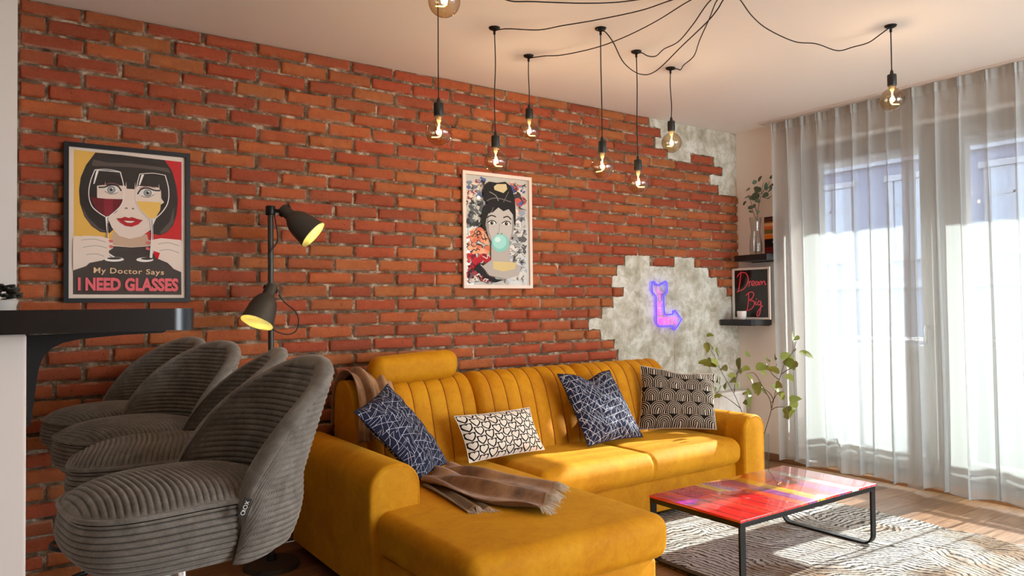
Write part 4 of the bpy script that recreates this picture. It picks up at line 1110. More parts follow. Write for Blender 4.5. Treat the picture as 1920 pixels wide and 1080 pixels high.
A1.line([(255, 224), (226, 300), (217, 380), (235, 445), (275, 485), (318, 512)], 6, glass); A1.line([(410, 238), (430, 320), (430, 400), (405, 455), (340, 512)], 6, glass); A1.line([(255, 224), (330, 222), (410, 238), (330, 232), (255, 226)], 4, glass)
A1.line([(530, 250), (512, 320), (506, 400), (525, 460), (590, 526)], 5, glass); A1.line([(685, 258), (706, 340), (703, 420), (670, 480), (622, 526)], 6, glass); A1.line([(530, 250), (610, 246), (685, 258)], 4, glass)
A1.poly([(262, 232), (278, 230), (252, 310), (244, 312)], glass); A1.poly([(540, 254), (556, 254), (530, 320), (522, 318)], glass)
A1.poly([(318, 512), (342, 512), (334, 560), (336, 660), (340, 735), (380, 760), (330, 765), (326, 600)], glass); A1.line([(334, 515), (330, 640), (338, 740), (375, 768)], 4, dark)
A1.poly([(592, 527), (622, 527), (610, 560), (612, 700), (606, 765), (590, 765), (600, 620)], glass); A1.line([(604, 530), (606, 640), (612, 740), (640, 768)], 4, dark)
A1.poly([(120, 645), (190, 628), (290, 632), (338, 646), (362, 660), (366, 705), (338, 722), (345, 755), (300, 780), (222, 795), (196, 815), (120, 842)], skin)
A1.poly([(600, 655), (660, 644), (782, 655), (788, 852), (738, 832), (700, 795), (640, 770), (600, 720), (596, 690)], skin)
for pts_ in ([(170, 655), (250, 650), (320, 668)], [(180, 700), (260, 690), (330, 705)], [(200, 745), (260, 740), (310, 755)], [(640, 680), (700, 672), (770, 690)], [(650, 720), (710, 715), (770, 735)]): A1.line(pts_, 4, ink((176, 160, 150)))
for x, y in ((352, 662), (354, 696), (582, 672), (578, 708)): A1.ell(x, y, 14, 9, ink((214, 110, 100)), 0.3)
A1.ell(372, 774, 60, 14, glass); A1.ell(372, 768, 44, 7, dark); A1.ell(560, 776, 52, 14, glass); A1.ell(572, 770, 36, 7, dark)
A1.poly([(612, 722), (652, 735), (640, 775), (620, 755)], red)
A1.text('My Doctor Says', ((247, 822), (679, 838), (676, 878), (246, 868)), ink((238, 200, 160)), 0.012, 1.1)
A1.text('I NEED GLASSES', ((150, 884), (766, 890), (764, 971), (150, 965)), ink((232, 106, 112)), 0.045, 1.0)
A1.build('print', po)
m = MB(); m.box(-4.676, -4.186, -0.0325, -0.0315, 1.277, 1.962); shift(m, po).build('glass', M_frameglass, po)

# --- street-art portrait with the mint bubble (anonymous stand-in face)
pa = thing('framed_portrait', 'white framed graffiti portrait of a grey-toned woman blowing a mint bubble', 'picture', (-2.36, -0.021, 1.33))
Q = [(-2.62, -0.0215, 2.05), (-2.10, -0.0215, 2.05), (-2.10, -0.0215, 1.331), (-2.62, -0.0215, 1.331)]
frame_box(pa, Q, (0, -1, 0), 0.021, 0.018, plain('white_frame', (226, 206, 192), 0.5), M_white)
A2 = Art(lambda u, v: onY(850+u/4.1563, 300+v/4.1563, -0.0258), (0, -1, 0), 0.00003)
A2.poly([(76, 105), (580, 160), (584, 985), (92, 982)], ink((196, 192, 184)))
r_ = random.Random(21)
def inside(u, v): return 92 < u < 570 and 112+0.11*(u-84) < v < 965
zones = [((84, 130, 250, 330), [(196, 188, 176), (120, 128, 140), (74, 96, 150), (150, 60, 60), (222, 210, 190)]), ((420, 150, 575, 480), [(206, 128, 96), (196, 90, 84), (70, 90, 150), (150, 160, 180), (226, 210, 196), (60, 54, 54)]),
         ((84, 330, 230, 560), [(130, 150, 140), (90, 96, 100), (190, 190, 182), (60, 60, 62)]), ((92, 540, 260, 760), [(222, 142, 104), (226, 166, 130), (206, 110, 80)]), ((90, 740, 300, 900), [(176, 30, 44), (200, 60, 60), (120, 20, 40), (60, 40, 44)]),
         ((420, 480, 575, 760), [(186, 186, 184), (150, 150, 150), (214, 212, 208), (90, 90, 92)]), ((380, 740, 575, 970), [(196, 200, 204), (206, 206, 200), (160, 170, 180)]), ((92, 850, 330, 970), [(44, 40, 42), (150, 60, 70), (90, 80, 84), (196, 180, 176)])]
for (x0, y0, x1, y1), cols in zones:
    for k in range(64):
        cx, cy = r_.uniform(x0, x1), r_.uniform(y0, y1); n_ = 9; R0 = r_.uniform(12, 42)
        pts_ = [(cx+R0*r_.uniform(0.4, 1.1)*math.cos(2*math.pi*i/n_), cy+R0*r_.uniform(0.4, 1.0)*math.sin(2*math.pi*i/n_)) for i in range(n_)]
        if all(inside(*q) for q in pts_): A2.poly(pts_, ink(r_.choice(cols)))
    for k in range(16):
        cx, cy = r_.uniform(x0+10, x1-10), r_.uniform(y0+10, y1-10); pts_ = [(cx, cy)]
        for q in range(5): pts_.append((pts_[-1][0]+r_.uniform(-26, 26), pts_[-1][1]+r_.uniform(-20, 20)))
        if all(inside(*q) for q in pts_): A2.line(pts_, r_.uniform(3, 6), ink(r_.choice([(40, 36, 38), (60, 54, 56), (226, 220, 210)])))
g1, g2, g3, blk = ink((186, 180, 174)), ink((150, 144, 140)), ink((112, 106, 104)), ink((30, 27, 27))
A2.poly([(285, 660), (430, 660), (430, 790), (520, 830), (500, 900), (400, 930), (270, 900), (215, 830), (285, 780)], ink((176, 168, 160)))
A2.poly([(195, 800), (215, 850), (260, 900), (330, 930), (385, 935), (320, 955), (230, 915), (150, 850)], blk)
A2.poly([(300, 790), (480, 800), (470, 850), (380, 870), (300, 850)], ink((206, 186, 130)))
A2.poly([(238, 420), (260, 370), (330, 350), (420, 365), (468, 420), (470, 500), (452, 590), (415, 660), (360, 690), (310, 670), (262, 600), (240, 510)], g1)
A2.poly([(238, 420), (262, 420), (268, 560), (300, 660), (262, 600), (240, 510)], g2); A2.poly([(468, 420), (450, 430), (444, 570), (415, 660), (452, 590), (470, 500)], g2)
A2.poly([(212, 520), (212, 430), (228, 370), (262, 335), (230, 320), (222, 260), (230, 200), (268, 170), (330, 180), (395, 172), (440, 210), (462, 280), (470, 330), (476, 420), (474, 520), (462, 500), (455, 430), (420, 385), (380, 402), (340, 372), (300, 408), (262, 420), (244, 470), (236, 540)], blk)
A2.line([(250, 320), (300, 300), (360, 305), (440, 330)], 7, g3); A2.line([(270, 250), (320, 280), (340, 320)], 6, g2); A2.line([(420, 250), (400, 290), (380, 330)], 5, g3); A2.line([(300, 370), (290, 400), (270, 420)], 5, g3)
A2.poly([(330, 190), (400, 190), (410, 230), (380, 260), (310, 235), (305, 210)], ink((206, 190, 150)))
for (ex, ey) in ((290, 492), (402, 497)):
    A2.poly([(ex-32, ey+2), (ex-8, ey-16), (ex+20, ey-12), (ex+30, ey+8), (ex, ey+14)], ink((222, 218, 212))); A2.ell(ex, ey, 13, 14, blk); A2.ell(ex+4, ey-4, 3, 3, ink((240, 238, 232)))
    A2.line([(ex-36, ey), (ex-8, ey-18), (ex+22, ey-13), (ex+34, ey+6)], 7, blk)
A2.line([(250, 452), (285, 434), (322, 446)], 9, blk); A2.line([(378, 452), (412, 442), (440, 466)], 9, blk)
A2.line([(348, 500), (346, 550), (336, 572)], 5, g2); A2.ell(335, 575, 8, 4, g3); A2.ell(365, 576, 8, 4, g3)
A2.ell(355, 648, 68, 70, ink((130, 196, 186))); A2.ell(350, 640, 52, 54, ink((158, 212, 204))); A2.ell(335, 622, 22, 20, ink((200, 232, 226)))
A2.build('print', pa)
m = MB(); m.box(-2.6, -2.12, -0.0302, -0.0292, 1.352, 2.03); shift(m, pa).build('glass', M_frameglass, pa)

# ================================================================== NEON ARROW
ne = thing('neon_sign', 'blue and pink neon arrow sign reading LIVE MUSIC on the grey plaster', 'neon sign', (-0.85, -0.02, 1.02))
def nm(u, v, d=-0.028): return onY(1200+u/6.75, 500+v/6.75, d)
outl = [(150, 200), (165, 183), (200, 215), (242, 238), (285, 215), (325, 186), (344, 205), (344, 315), (300, 372), (306, 560), (318, 604), (350, 610), (415, 602), (418, 560), (438, 550), (528, 668), (442, 798), (415, 785), (410, 752), (300, 756), (240, 750), (206, 712), (204, 380), (154, 315)]
pl_ = [nm(*p) for p in outl]; c = sum(pl_, Vector())/len(pl_)
m = MB(); m.prism([Vector(((p.x-c.x)*1.04+c.x, -0.0125, (p.z-c.z)*1.03+c.z)) for p in pl_], (0, -0.004, 0)); shift(m, ne).build('acrylic_back', thin_glass('clear_acrylic', (0.97, 0.97, 1.0, 1), refl=0.5), ne, fix=True)
M_blue, M_pink = glow('neon_blue', (62, 50, 236), 2.6), glow('neon_pink', (250, 60, 200), 2.6)
m = MB(); m.tube([p for p in pl_], 0.0062, 8, closed=True); shift(m, ne).build('blue_tube', M_blue, ne, smooth=True)
strokes = {'L': [[(0, 0), (0, 1), (.8, 1)]], 'I': [[(.4, 0), (.4, 1)]], 'V': [[(0, 0), (.4, 1), (.8, 0)]], 'E': [[(.8, 0), (0, 0), (0, 1), (.8, 1)], [(0, .5), (.6, .5)]], 'M': [[(0, 1), (.05, 0), (.42, .7), (.8, 0), (.85, 1)]],
           'U': [[(0, 0), (0, .8), (.2, 1), (.6, 1), (.8, .8), (.8, 0)]], 'S': [[(.8, .12), (.4, 0), (.05, .2), (.3, .48), (.7, .6), (.78, .85), (.4, 1), (0, .88)]], 'C': [[(.8, .15), (.45, 0), (.08, .25), (.08, .75), (.45, 1), (.8, .85)]]}
def neon_letter(ch, u, v, w_, h):
    for s_ in strokes[ch]:
        q = MB(); q.tube([nm(u+a*w_, v+b_*h) for a, b_ in s_], 0.0036, 6); shift(q, ne).build('pink_tube', M_pink, ne, smooth=True)
for i, ch in enumerate('LIVE'): neon_letter(ch, 226, 262+i*92, 62, 66)
for i, ch in enumerate('MUSIC'): neon_letter(ch, 238+i*50, 642, 44, 84)
m = MB(); m.tube([nm(438, 790, -0.014), onY(1266, 650, -0.012), onY(1267, 700, -0.012), onY(1268, 760, -0.012)], 0.0016, 5); shift(m, ne).build('cable', plain('clear_cable', (206, 204, 196), 0.4), ne, smooth=True)

# ================================================================== SHELVES in the corner
def shelf(name, x0, y0, y1, z0, z1, label):
    s_ = thing(name, label, 'shelf', ((x0)/2, (y0+y1)/2, z0), 0, 'floating shelves in the corner')
    m_ = MB(); m_.rbox(x0, -0.002, y0, y1, z0, z1, 0.003, 2); shift(m_, s_).build('board', plain('black_shelf_foil', (22, 19, 20), 0.38), s_); 
    m_ = MB(); m_.box(-0.008, 0.0-0.0005, y0+0.02, y1-0.02, z0-0.006, z0-0.0002); shift(m_, s_).build('mounting_rail', M_black, s_)
    return s_
US0, US1 = 1.545, 1.592
shelf('floating_shelf', -0.195, -0.425, -0.125, US0, US1, 'upper black floating shelf with glass vase in the corner')
LS0, LS1 = 1.046, 1.092
shelf('floating_shelf', -0.25, -0.318, -0.022, LS0, LS1, 'lower black floating shelf carrying the Dream Big print')
# Dream Big print, leaning on the wall
db = thing('neon_word_print', 'framed print with pink neon words Dream Big on lower shelf', 'picture', (-0.075, -0.2, LS1))
xq = -0.085
Q = [onX(1371, 503.5, xq), onX(1443.5, 501, xq), onX(1446.5, 599, xq), onX(1372.5, 599, xq)]
yy0 = (Q[0].y+Q[3].y)/2; yy1 = (Q[1].y+Q[2].y)/2; zt = (Q[0].z+Q[1].z)/2
yy0 = min(yy0, -0.023)
LEAN = 0.0
Q = [Vector((xq+0.004, yy0, zt)), Vector((xq+0.004, yy1, zt)), Vector((xq+0.004, yy1, LS1+0.0005)), Vector((xq+0.004, yy0, LS1+0.0005))]
frame_box(db, Q, (-1, 0, 0), 0.0155, 0.016, M_white, M_black)
A3 = Art(lambda u, v: onX(1340+u/5.4, 440+v/5.4, xq-0.0005), (-1, 0, 0), 0.0001)
iy0, iy1 = yy0-0.014, yy1+0.014
m = MB(); m.box(xq-0.0005, xq+0.0005, iy1, iy0, LS1+0.013, zt-0.013); shift(m, db).build('black_print', ink((16, 10, 14), 0.35), db)
pk = plain('pink_print_ink', (250, 96, 120), 0.5); rd = ink((226, 36, 70)); gd = ink((70, 8, 22))
A3.ell(470, 500, 72, 40, ink((36, 8, 18))); A3.ell(400, 640, 80, 90, ink((30, 8, 16)))
W_ = 6.5
def script(pts_, w_=W_): A3.line(pts_, w_*1.7, rd); A3.line(pts_, w_*0.8, pk)
script([(268, 372), (262, 430), (250, 520), (238, 575)]); script([(228, 430), (250, 395), (290, 382), (325, 400), (340, 450), (325, 510), (285, 555), (225, 580)])
script([(345, 468), (350, 500), (346, 526)]); script([(348, 495), (360, 474), (372, 474)]); script([(375, 505), (400, 492), (402, 474), (388, 470), (376, 488), (380, 514), (405, 512)])
script([(440, 480), (424, 474), (414, 496), (424, 514), (440, 496), (444, 478), (446, 512)]); script([(458, 512), (460, 478), (475, 474), (480, 508)]); script([(481, 490), (495, 472), (508, 476), (512, 505), (524, 498)])
script([(345, 585), (345, 640), (340, 700), (330, 765)]); script([(318, 618), (345, 590), (380, 580), (398, 600), (385, 640), (355, 662), (395, 672), (404, 705), (380, 745), (345, 765), (316, 766)])
script([(420, 672), (416, 700), (428, 716)]); A3.ell(424, 652, 6, 6, pk)
script([(470, 676), (450, 672), (438, 692), (446, 712), (464, 704), (472, 680), (468, 740), (458, 800), (440, 826), (430, 808), (445, 770), (490, 716)])
A3.build('lettering', db)
m = MB(); m.box(xq-0.009, xq-0.008, iy1, iy0, LS1+0.013, zt-0.013); shift(m, db).build('glass', M_frameglass, db)
# small white cup
cp = onX(1391, 599, -0.19)
cup = thing('white_cup', 'small white cup in front of the Dream Big print', 'cup', (-0.175, cp.y+0.012, LS1))
m = MB(); m.lathe([(0, 0.002), (0.02, 0.0), (0.026, 0.004), (0.034, 0.02), (0.036, 0.045), (0.036, 0.066), (0.0335, 0.066), (0.0335, 0.045), (0.031, 0.02), (0.0, 0.008)], 28); m.build('body', M_white, cup, smooth=True, auto=50)
m = MB(); m.tube(catmull([(0.034, -0.0, 0.055), (0.052, 0, 0.05), (0.05, 0, 0.028), (0.033, 0, 0.02)], 5), 0.0035, 6); m.build('handle', M_white, cup, smooth=True)
# record sleeve leaning by the curtain
rs = thing('record_sleeve', 'retro striped record sleeve standing on upper shelf beside vase', 'record sleeve', (-0.05, -0.37, US1))
m = MB(); m.box(-0.056, -0.05, -0.455, -0.305, US1+0.0005, 1.884); shift(m, rs).build('sleeve', ink((40, 20, 20)), rs)
A4 = Art(lambda u, v: onX(1425+u/12, 395+v/12, -0.0565), (-1, 0, 0), 0.0001)
def band(v0, v1, col): A4.poly([(115+5*0, v0+12), (395, v0-8), (395, v1-8), (115, v1+12)], ink(col))
m2 = [(170, 225, (84, 40, 36)), (240, 275, (120, 84, 50)), (275, 345, (206, 158, 106)), (345, 410, (196, 100, 50)), (410, 510, (112, 96, 46)), (510, 535, (206, 150, 90)), (535, 620, (206, 110, 30)), (620, 880, (34, 16, 18)), (800, 880, (104, 14, 20)), (880, 940, (90, 50, 50))]
def sl(u, v): return Vector((-0.0565, -0.307-(u)*0.146, US1+0.003+(1-v)*0.285))
A4 = Art(sl, (-1, 0, 0), 0.0001)
for a, b_, col in m2: A4.poly([(0, (a-150)/800), (1, (a-150)/800), (1, (b_-150)/800), (0, (b_-150)/800)], ink(col))
A4.ell(0.55, 0.69, 0.45, 0.10, ink((10, 8, 10))); A4.ell(0.62, 0.675, 0.13, 0.034, ink((196, 196, 190))); A4.ell(0.62, 0.675, 0.05, 0.012, ink((20, 16, 18)))
A4.line([(0.8, 0.69), (0.95, 0.64)], 0.02, ink((180, 176, 170)))
A4.text('TOP', ((0.5, 0.035), (0.96, 0.035), (0.96, 0.10), (0.5, 0.10)), ink((214, 170, 150)), 0.02)
A4.build('print', rs)
# curvy glass vase with eucalyptus
VX, VY = -0.105, -0.262
gv = thing('glass_vase', 'waisted clear glass vase on the upper shelf', 'vase', (VX, VY, US1))
m = MB(); m.lathe([(0.0, 0.006), (0.046, 0.004), (0.048, 0.03), (0.047, 0.09), (0.040, 0.15), (0.035, 0.175), (0.037, 0.21), (0.043, 0.25), (0.048, 0.295), (0.0465, 0.295), (0.0415, 0.25), (0.0355, 0.21), (0.0335, 0.175), (0.0385, 0.15), (0.0455, 0.09), (0.0465, 0.03), (0.0, 0.012)], 36); m.build('body', M_clear, gv, smooth=True)
def branch(name, label, stems, leaves, mat, plane, cat='branch', size=0.03, droop=0.3, round_=True, group=None):
    """stems: list of pixel polylines with depths; leaves: (px, py, depth offset, size, angle)"""
    base = stems[0][0]; root = thing(name, label, cat, base, 0, group)
    for k, s_ in enumerate(stems):
        n_ = len(s_); pts_ = catmull(s_, 5); q = MB(); q.tube(pts_, [0.0032-0.0018*i/len(pts_) for i in range(len(pts_))], 6); shift(q, root).build('stem', M_bark, root, smooth=True)
    lm = MB(); nseg = 14; V = [(0, 0, 0)]
    for i in range(nseg):
        a = 2*math.pi*i/nseg
        if round_: r = 1.0*(1-0.12*math.cos(a)); V.append((r*math.cos(a)+0.95, 0.92*r*math.sin(a), 0.18*math.sin(a)**2-0.05*(math.cos(a)+1)))
        else:
            r = 1.0+0.10*math.cos(3*a); V.append((0.95+r*math.cos(a)*0.95, 1.05*r*math.sin(a)*(0.55+0.45*math.cos(a*0.5-0.2)), 0.22*math.sin(a)**2))
    lm.add(V, [(0, 1+i, 1+(i+1) % nseg) for i in range(nseg)])
    lm.v[0] = (0.95, 0, -0.02)
    me = None
    for (p, sz, yaw, pit, roll) in leaves:
        if me is None: o = lm.build('leaf', mat, root, smooth=True); me = o.data
        else: o = bpy.data.objects.new('leaf', me); COL.objects.link(o); o.parent = root
        o.location = Vector(p)-root.location; o.scale = (sz,)*3; o.rotation_euler = (roll, pit, yaw)
    return root
r_ = random.Random(12)
def pe(u, v, x=VX): return onX(1380+u/6.75, 320+v/6.75, x)
stems = [[(VX, VY, US1+0.014), pe(268, 780), pe(270, 620), pe(280, 500), pe(290, 430), pe(320, 290), pe(335, 200), pe(348, 145)], [pe(268, 630), pe(235, 570), pe(205, 480), pe(190, 400), pe(160, 300)], [pe(270, 560), pe(250, 480), pe(225, 420)], [pe(318, 300), pe(360, 240), pe(400, 190), pe(425, 130)], [pe(325, 330), pe(370, 345), pe(400, 350)]]
lv = []
for (u, v, s_) in ((285, 135, .022), (260, 150, .018), (430, 95, .02), (415, 205, .026), (395, 235, .028), (410, 265, .024), (345, 300, .022), (420, 350, .022), (300, 395, .02), (240, 262, .022), (280, 255, .02), (150, 232, .014), (128, 265, .013), (115, 340, .02), (165, 345, .022), (205, 340, .028), (215, 370, .024), (95, 435, .017), (155, 465, .018), (210, 440, .018), (165, 520, .014), (298, 530, .012), (275, 300, .012), (310, 250, .016)):
    p = pe(u, v, VX+r_.uniform(-.04, .03)); yaw = r_.choice([-2.4, -1.6, -1.0, 2.6])+r_.uniform(-.5, .5)
    lv.append((p-Vector((0, -0.0, 0)), s_*1.15, yaw, r_.uniform(-1.0, 0.5), r_.uniform(0.5, 1.5)))
branch('eucalyptus_branch', 'dark green eucalyptus branch standing in the shelf vase', stems, lv, mat_leaf('eucalyptus_leaf', (58, 70, 52), (92, 104, 84)), None)

# ================================================================== FLOOR VASE with branches, RADIATOR
FX, FY = -0.415, -0.50
fv = thing('floor_vase', 'tall clear cylinder glass vase on the floor beside the sofa arm', 'vase', (FX, FY, 0.0))
m = MB(); m.lathe([(0.0, 0.012), (0.055, 0.012), (0.0575, 0.0), (0.06, 0.004), (0.061, 0.28), (0.0585, 0.28), (0.0575, 0.02), (0.0, 0.02)], 40); m.build('body', M_clear, fv, smooth=True, auto=50)
def pf(u, v, y=FY):
    if u > 470: y -= (u-470)/280*0.42
    return onY(1300+u/3.7227, 610+v/3.7227, y)
st1 = [[(FX+0.01, FY, 0.025), pf(470, 850), pf(500, 740), pf(525, 660), pf(548, 575), pf(580, 440), pf(605, 365), pf(640, 260), pf(690, 190), pf(720, 110)],
       [pf(545, 580), pf(535, 520), pf(490, 440), pf(440, 350), pf(410, 330), pf(370, 340)], [pf(548, 590), pf(580, 572), pf(640, 570)], [pf(560, 520), pf(530, 470), pf(470, 430), pf(420, 400)], [pf(600, 380), pf(560, 350), pf(530, 310), pf(500, 260)], [pf(615, 340), pf(660, 310), pf(690, 300)], [pf(548, 540), pf(590, 470), pf(610, 470)]]
lv = []
for (u, v, s_) in ((690, 100, 34), (730, 190, 36), (745, 90, 22), (600, 225, 40), (630, 240, 36), (575, 215, 26), (515, 250, 32), (680, 300, 36), (690, 190, 20), (605, 335, 36), (560, 315, 30), (635, 350, 26), (525, 305, 26), (430, 300, 36), (400, 300, 24), (365, 342, 30), (425, 400, 40), (440, 440, 34), (475, 455, 36), (540, 410, 38), (570, 420, 30), (600, 462, 24), (640, 470, 22), (640, 570, 36), (640, 610, 40), (675, 540, 34), (725, 530, 34), (735, 560, 30), (715, 590, 24), (410, 495, 34), (380, 500, 36), (360, 485, 24), (350, 530, 20), (645, 635, 22), (470, 310, 20)):
    p = pf(u, v, FY+r_.uniform(-.06, .05)); yaw = r_.choice([0.3, -0.7, 2.6, -2.2])+r_.uniform(-.5, .5)
    lv.append((p, s_/3.7227*0.0039*1.35, yaw, r_.uniform(-.4, 1.3), r_.uniform(0.4, 1.5)))
M_ginkgo = mat_leaf('green_branch_leaf', (112, 122, 44), (164, 170, 86))
branch('leafy_branch', 'tall green leafy branch in floor vase reaching in front of the curtain', st1, lv, M_ginkgo, None, round_=False, group='branches in the floor vase')
Y2 = FY+0.05
st2 = [[(FX-0.01, FY+0.01, 0.025), pf(450, 860, Y2), pf(400, 720, Y2), pf(340, 605, Y2), pf(325, 570, Y2), pf(285, 480, Y2), pf(240, 400, Y2), pf(190, 310, Y2), pf(150, 220, Y2), pf(120, 170, Y2), pf(90, 110, Y2)], [pf(330, 580, Y2), pf(260, 525, Y2), pf(200, 490, Y2), pf(130, 470, Y2)], [pf(285, 470, Y2), pf(292, 400, Y2), pf(310, 320, Y2), pf(318, 250, Y2)], [pf(300, 340, Y2), pf(340, 300, Y2), pf(375, 280, Y2)]]
lv = []
for (u, v, s_) in ((85, 118, 28), (90, 75, 18), (125, 165, 30), (152, 175, 32), (85, 245, 26), (115, 240, 26), (130, 285, 34), (165, 285, 32), (190, 300, 30), (312, 225, 36), (360, 205, 26), (255, 390, 28), (225, 400, 30), (165, 375, 28), (190, 370, 24), (165, 430, 36), (185, 450, 34), (140, 440, 28), (205, 490, 24), (130, 500, 20), (290, 400, 18), (320, 320, 20), (240, 345, 22)):
    p = pf(u, v, Y2+r_.uniform(-.05, .05)); yaw = r_.choice([0.3, -0.7, 2.6, -2.2])+r_.uniform(-.5, .5)
    lv.append((p, s_/3.7227*0.0039*1.35, yaw, r_.uniform(-.4, 1.3), r_.uniform(0.4, 1.5)))
branch('leafy_branch', 'green leafy branch in floor vase bending left toward the arch cushion', st2, lv, M_ginkgo, None, round_=False, group='branches in the floor vase')

rad = thing('radiator', 'white ribbed panel radiator on the plaster behind the sofa', 'radiator', (-0.55, -0.06, 0.1))
m = MB(); x0, x1 = -1.02, -0.06; n_ = 24; V = []; F = []
for i in range(n_*6+1):
    f = i/(n_*6); x = x0+(x1-x0)*f; d = -0.102-0.006*max(-0.6, min(0.6, math.sin(2*math.pi*f*n_)*1.6))
    V += [(x, d, 0.125), (x, d, 0.505)]
F = [(2*i, 2*i+2, 2*i+3, 2*i+1) for i in range(n_*6)]
m.add(V, F); shift(m, rad).build('front_panel', M_white, rad, smooth=True)
m = MB(); m.rbox(x0, x1, -0.112, -0.03, 0.50, 0.528, 0.004, 2); shift(m, rad).build('top_grille', M_white, rad)
for xs in (x0, x1-0.004):
    m = MB(); m.box(xs, xs+0.004, -0.108, -0.03, 0.12, 0.51); shift(m, rad).build('side_panel', M_white, rad)
for xs in (x0+0.15, x1-0.15):
    m = MB(); m.box(xs-0.02, xs+0.02, -0.05, -0.0075, 0.2, 0.45); shift(m, rad).build('wall_bracket', M_white, rad)
m = MB(); m.tube([(x0+0.05, -0.07, 0.13), (x0+0.05, -0.07, 0.005)], 0.009, 8); shift(m, rad).build('pipe', M_white, rad, smooth=True)

# ================================================================== PENDANT BULBS
CAN = Vector((-2.36, -1.84, H))
can = thing('ceiling_canopy', 'black ceiling rose where the pendant cables meet', 'ceiling rose', CAN)
m = MB(); m.lathe([(0.0, -0.045), (0.05, -0.043), (0.058, -0.03), (0.06, -0.002)], 32); m.build('cup', M_black, can, smooth=True, auto=50)
def mat_amber():
    n = NT('amber_bulb_glass'); n.n.remove(n.p)
    lw = n.node('ShaderNodeLayerWeight'); lw.inputs[0].default_value = 0.45
    tr = n.node('ShaderNodeBsdfTransparent')
    n.l.new(n.ramp(lw.outputs['Facing'], [(0.0, (0.88, 0.78, 0.62)), (0.6, (0.78, 0.64, 0.46)), (1.0, (0.34, 0.25, 0.16))]), tr.inputs[0])
    gl = n.node('ShaderNodeBsdfGlossy'); gl.inputs['Roughness'].default_value = 0.03
    fz = n.math('ADD', 0.10, n.math('MULTIPLY', n.math('POWER', lw.outputs['Facing'], 4.0), 0.8), clamp=True)
    mx = n.node('ShaderNodeMixShader'); n.l.new(fz, mx.inputs[0]); n.l.new(tr.outputs[0], mx.inputs[1]); n.l.new(gl.outputs[0], mx.inputs[2])
    n.l.new(mx.outputs[0], n.out.inputs[0]); return n.m
M_amber = mat_amber(); M_fil = glow('filament_glow', (255, 216, 120), 5.0)
BR_ = 0.0575
def pendant(hook, bulb_z, swag, label, rot, bright=1.0):
    hx, hy = hook; root = thing('pendant_lamp', label, 'pendant lamp', (hx, hy, bulb_z-BR_), 0, 'filament bulbs hanging from the cable chandelier')
    L0 = lambda mb: shift(mb, root)
    m_ = MB(); m_.lathe([(0.0, H-0.014), (0.012, H-0.014), (0.026, H-0.007), (0.029, H-0.001), (0.0, H-0.001)], 24, Matrix.Translation((hx, hy, 0))); L0(m_).build('ceiling_hook', M_black, root, smooth=True, auto=50)
    m_ = MB(); m_.lathe([(0.006, H-0.034), (0.006, H-0.013)], 10, Matrix.Translation((hx, hy, 0))); L0(m_).build('cord_grip', M_black, root, smooth=True)
    zt_ = bulb_z+0.135
    m_ = MB(); w1 = 0.004*math.sin(rot*3); m_.tube(catmull([(hx, hy, H-0.02), (hx+w1, hy, H-0.02-(H-zt_)*0.3), (hx-w1*1.2, hy, H-0.02-(H-zt_)*0.65), (hx, hy, zt_-0.002)], 6), 0.0029, 6); L0(m_).build('cord', M_cable, root, smooth=True)
    T = Matrix.Translation((hx, hy, bulb_z))
    m_ = MB(); m_.lathe([(0.004, 0.150), (0.008, 0.138), (0.0085, 0.128), (0.020, 0.125), (0.0215, 0.122), (0.0215, 0.072), (0.020, 0.068), (0.0, 0.068)], 24, T); L0(m_).build('socket', M_blackplastic, root, smooth=True, auto=40)
    pr = [(0.0165, 0.072), (0.0165, 0.064)]
    for i in range(20):
        a = math.radians(72-162*i/19); pr.append((BR_*math.cos(a) if i < 19 else 0.0, BR_*math.sin(a)))
    m_ = MB(); m_.lathe(pr, 40, T); bl_ = L0(m_).build('bulb_glass', M_amber, root, smooth=True)
    m_ = MB(); m_.lathe([(0.012, 0.066), (0.010, 0.05), (0.004, 0.036), (0.003, 0.016), (0.0, 0.014)], 14, T); L0(m_).build('glass_stem', plain('stem_glass', (224, 206, 170), 0.25), bl_, smooth=True)
    sgn = 1 if math.sin(rot*5) > -0.3 else -1; ang = -0.61+0.5*math.sin(rot*2.1); c_, s_ = math.cos(ang)*sgn, math.sin(ang)*sgn; zz = []
    for i in range(40):
        f = i/39; x = 0.011*math.sin(2*math.pi*f*1.15+0.6)*(0.5+0.6*f); y = 0.005*math.cos(2*math.pi*f*1.3); z = 0.026-0.058*f
        if f > 0.84: x += (f-0.84)*0.13; z += (f-0.84)*0.05
        zz.append((hx+x*c_-y*s_, hy+x*s_+y*c_, bulb_z+z))
    m_ = MB(); m_.tube(zz, 0.0021, 6); L0(m_).build('filament', M_fil, bl_, smooth=True)
    m_ = MB(); m_.tube(catmull(swag, 6), 0.0029, 6); L0(m_).build('swag_cable', M_cable, root, smooth=True)
    # the lamp's own light
    li = bpy.data.lights.new('bulb_light', 'POINT'); li.energy = 2.4*bright; li.color = (1.0, 0.78, 0.52); li.shadow_soft_size = 0.012
    lo_ = bpy.data.objects.new('bulb_light', li); COL.objects.link(lo_); lo_.parent = root; lo_.location = (0, 0, BR_-0.0)
    return root
def swag(px, hook, sag):
    n_ = len(px); out = [Vector((hook[0], hook[1], H-0.016))]
    for i, (a, b_) in enumerate(px):
        f = (i+1)/(n_+1); out.append(onZ(a, b_, H-0.012-sag*math.sin(math.pi*min(1, f*1.02))))
    out.append(CAN+Vector((0, 0, -0.043))); return out
def hk(px, py): p = onZ(px, py, H-0.006); return (p.x, p.y)
def bz(h, py, px): return onY(px, py, h[1]).z
h = hk(927, 54); pendant(h, bz(h, 302, 926), swag([(950, 54), (1010, 56), (1055, 48), (1115, 38), (1200, 20), (1260, 0), (1310, -12)], h, 0.03), 'filament bulb hanging in front of the portrait frame', 0.4)
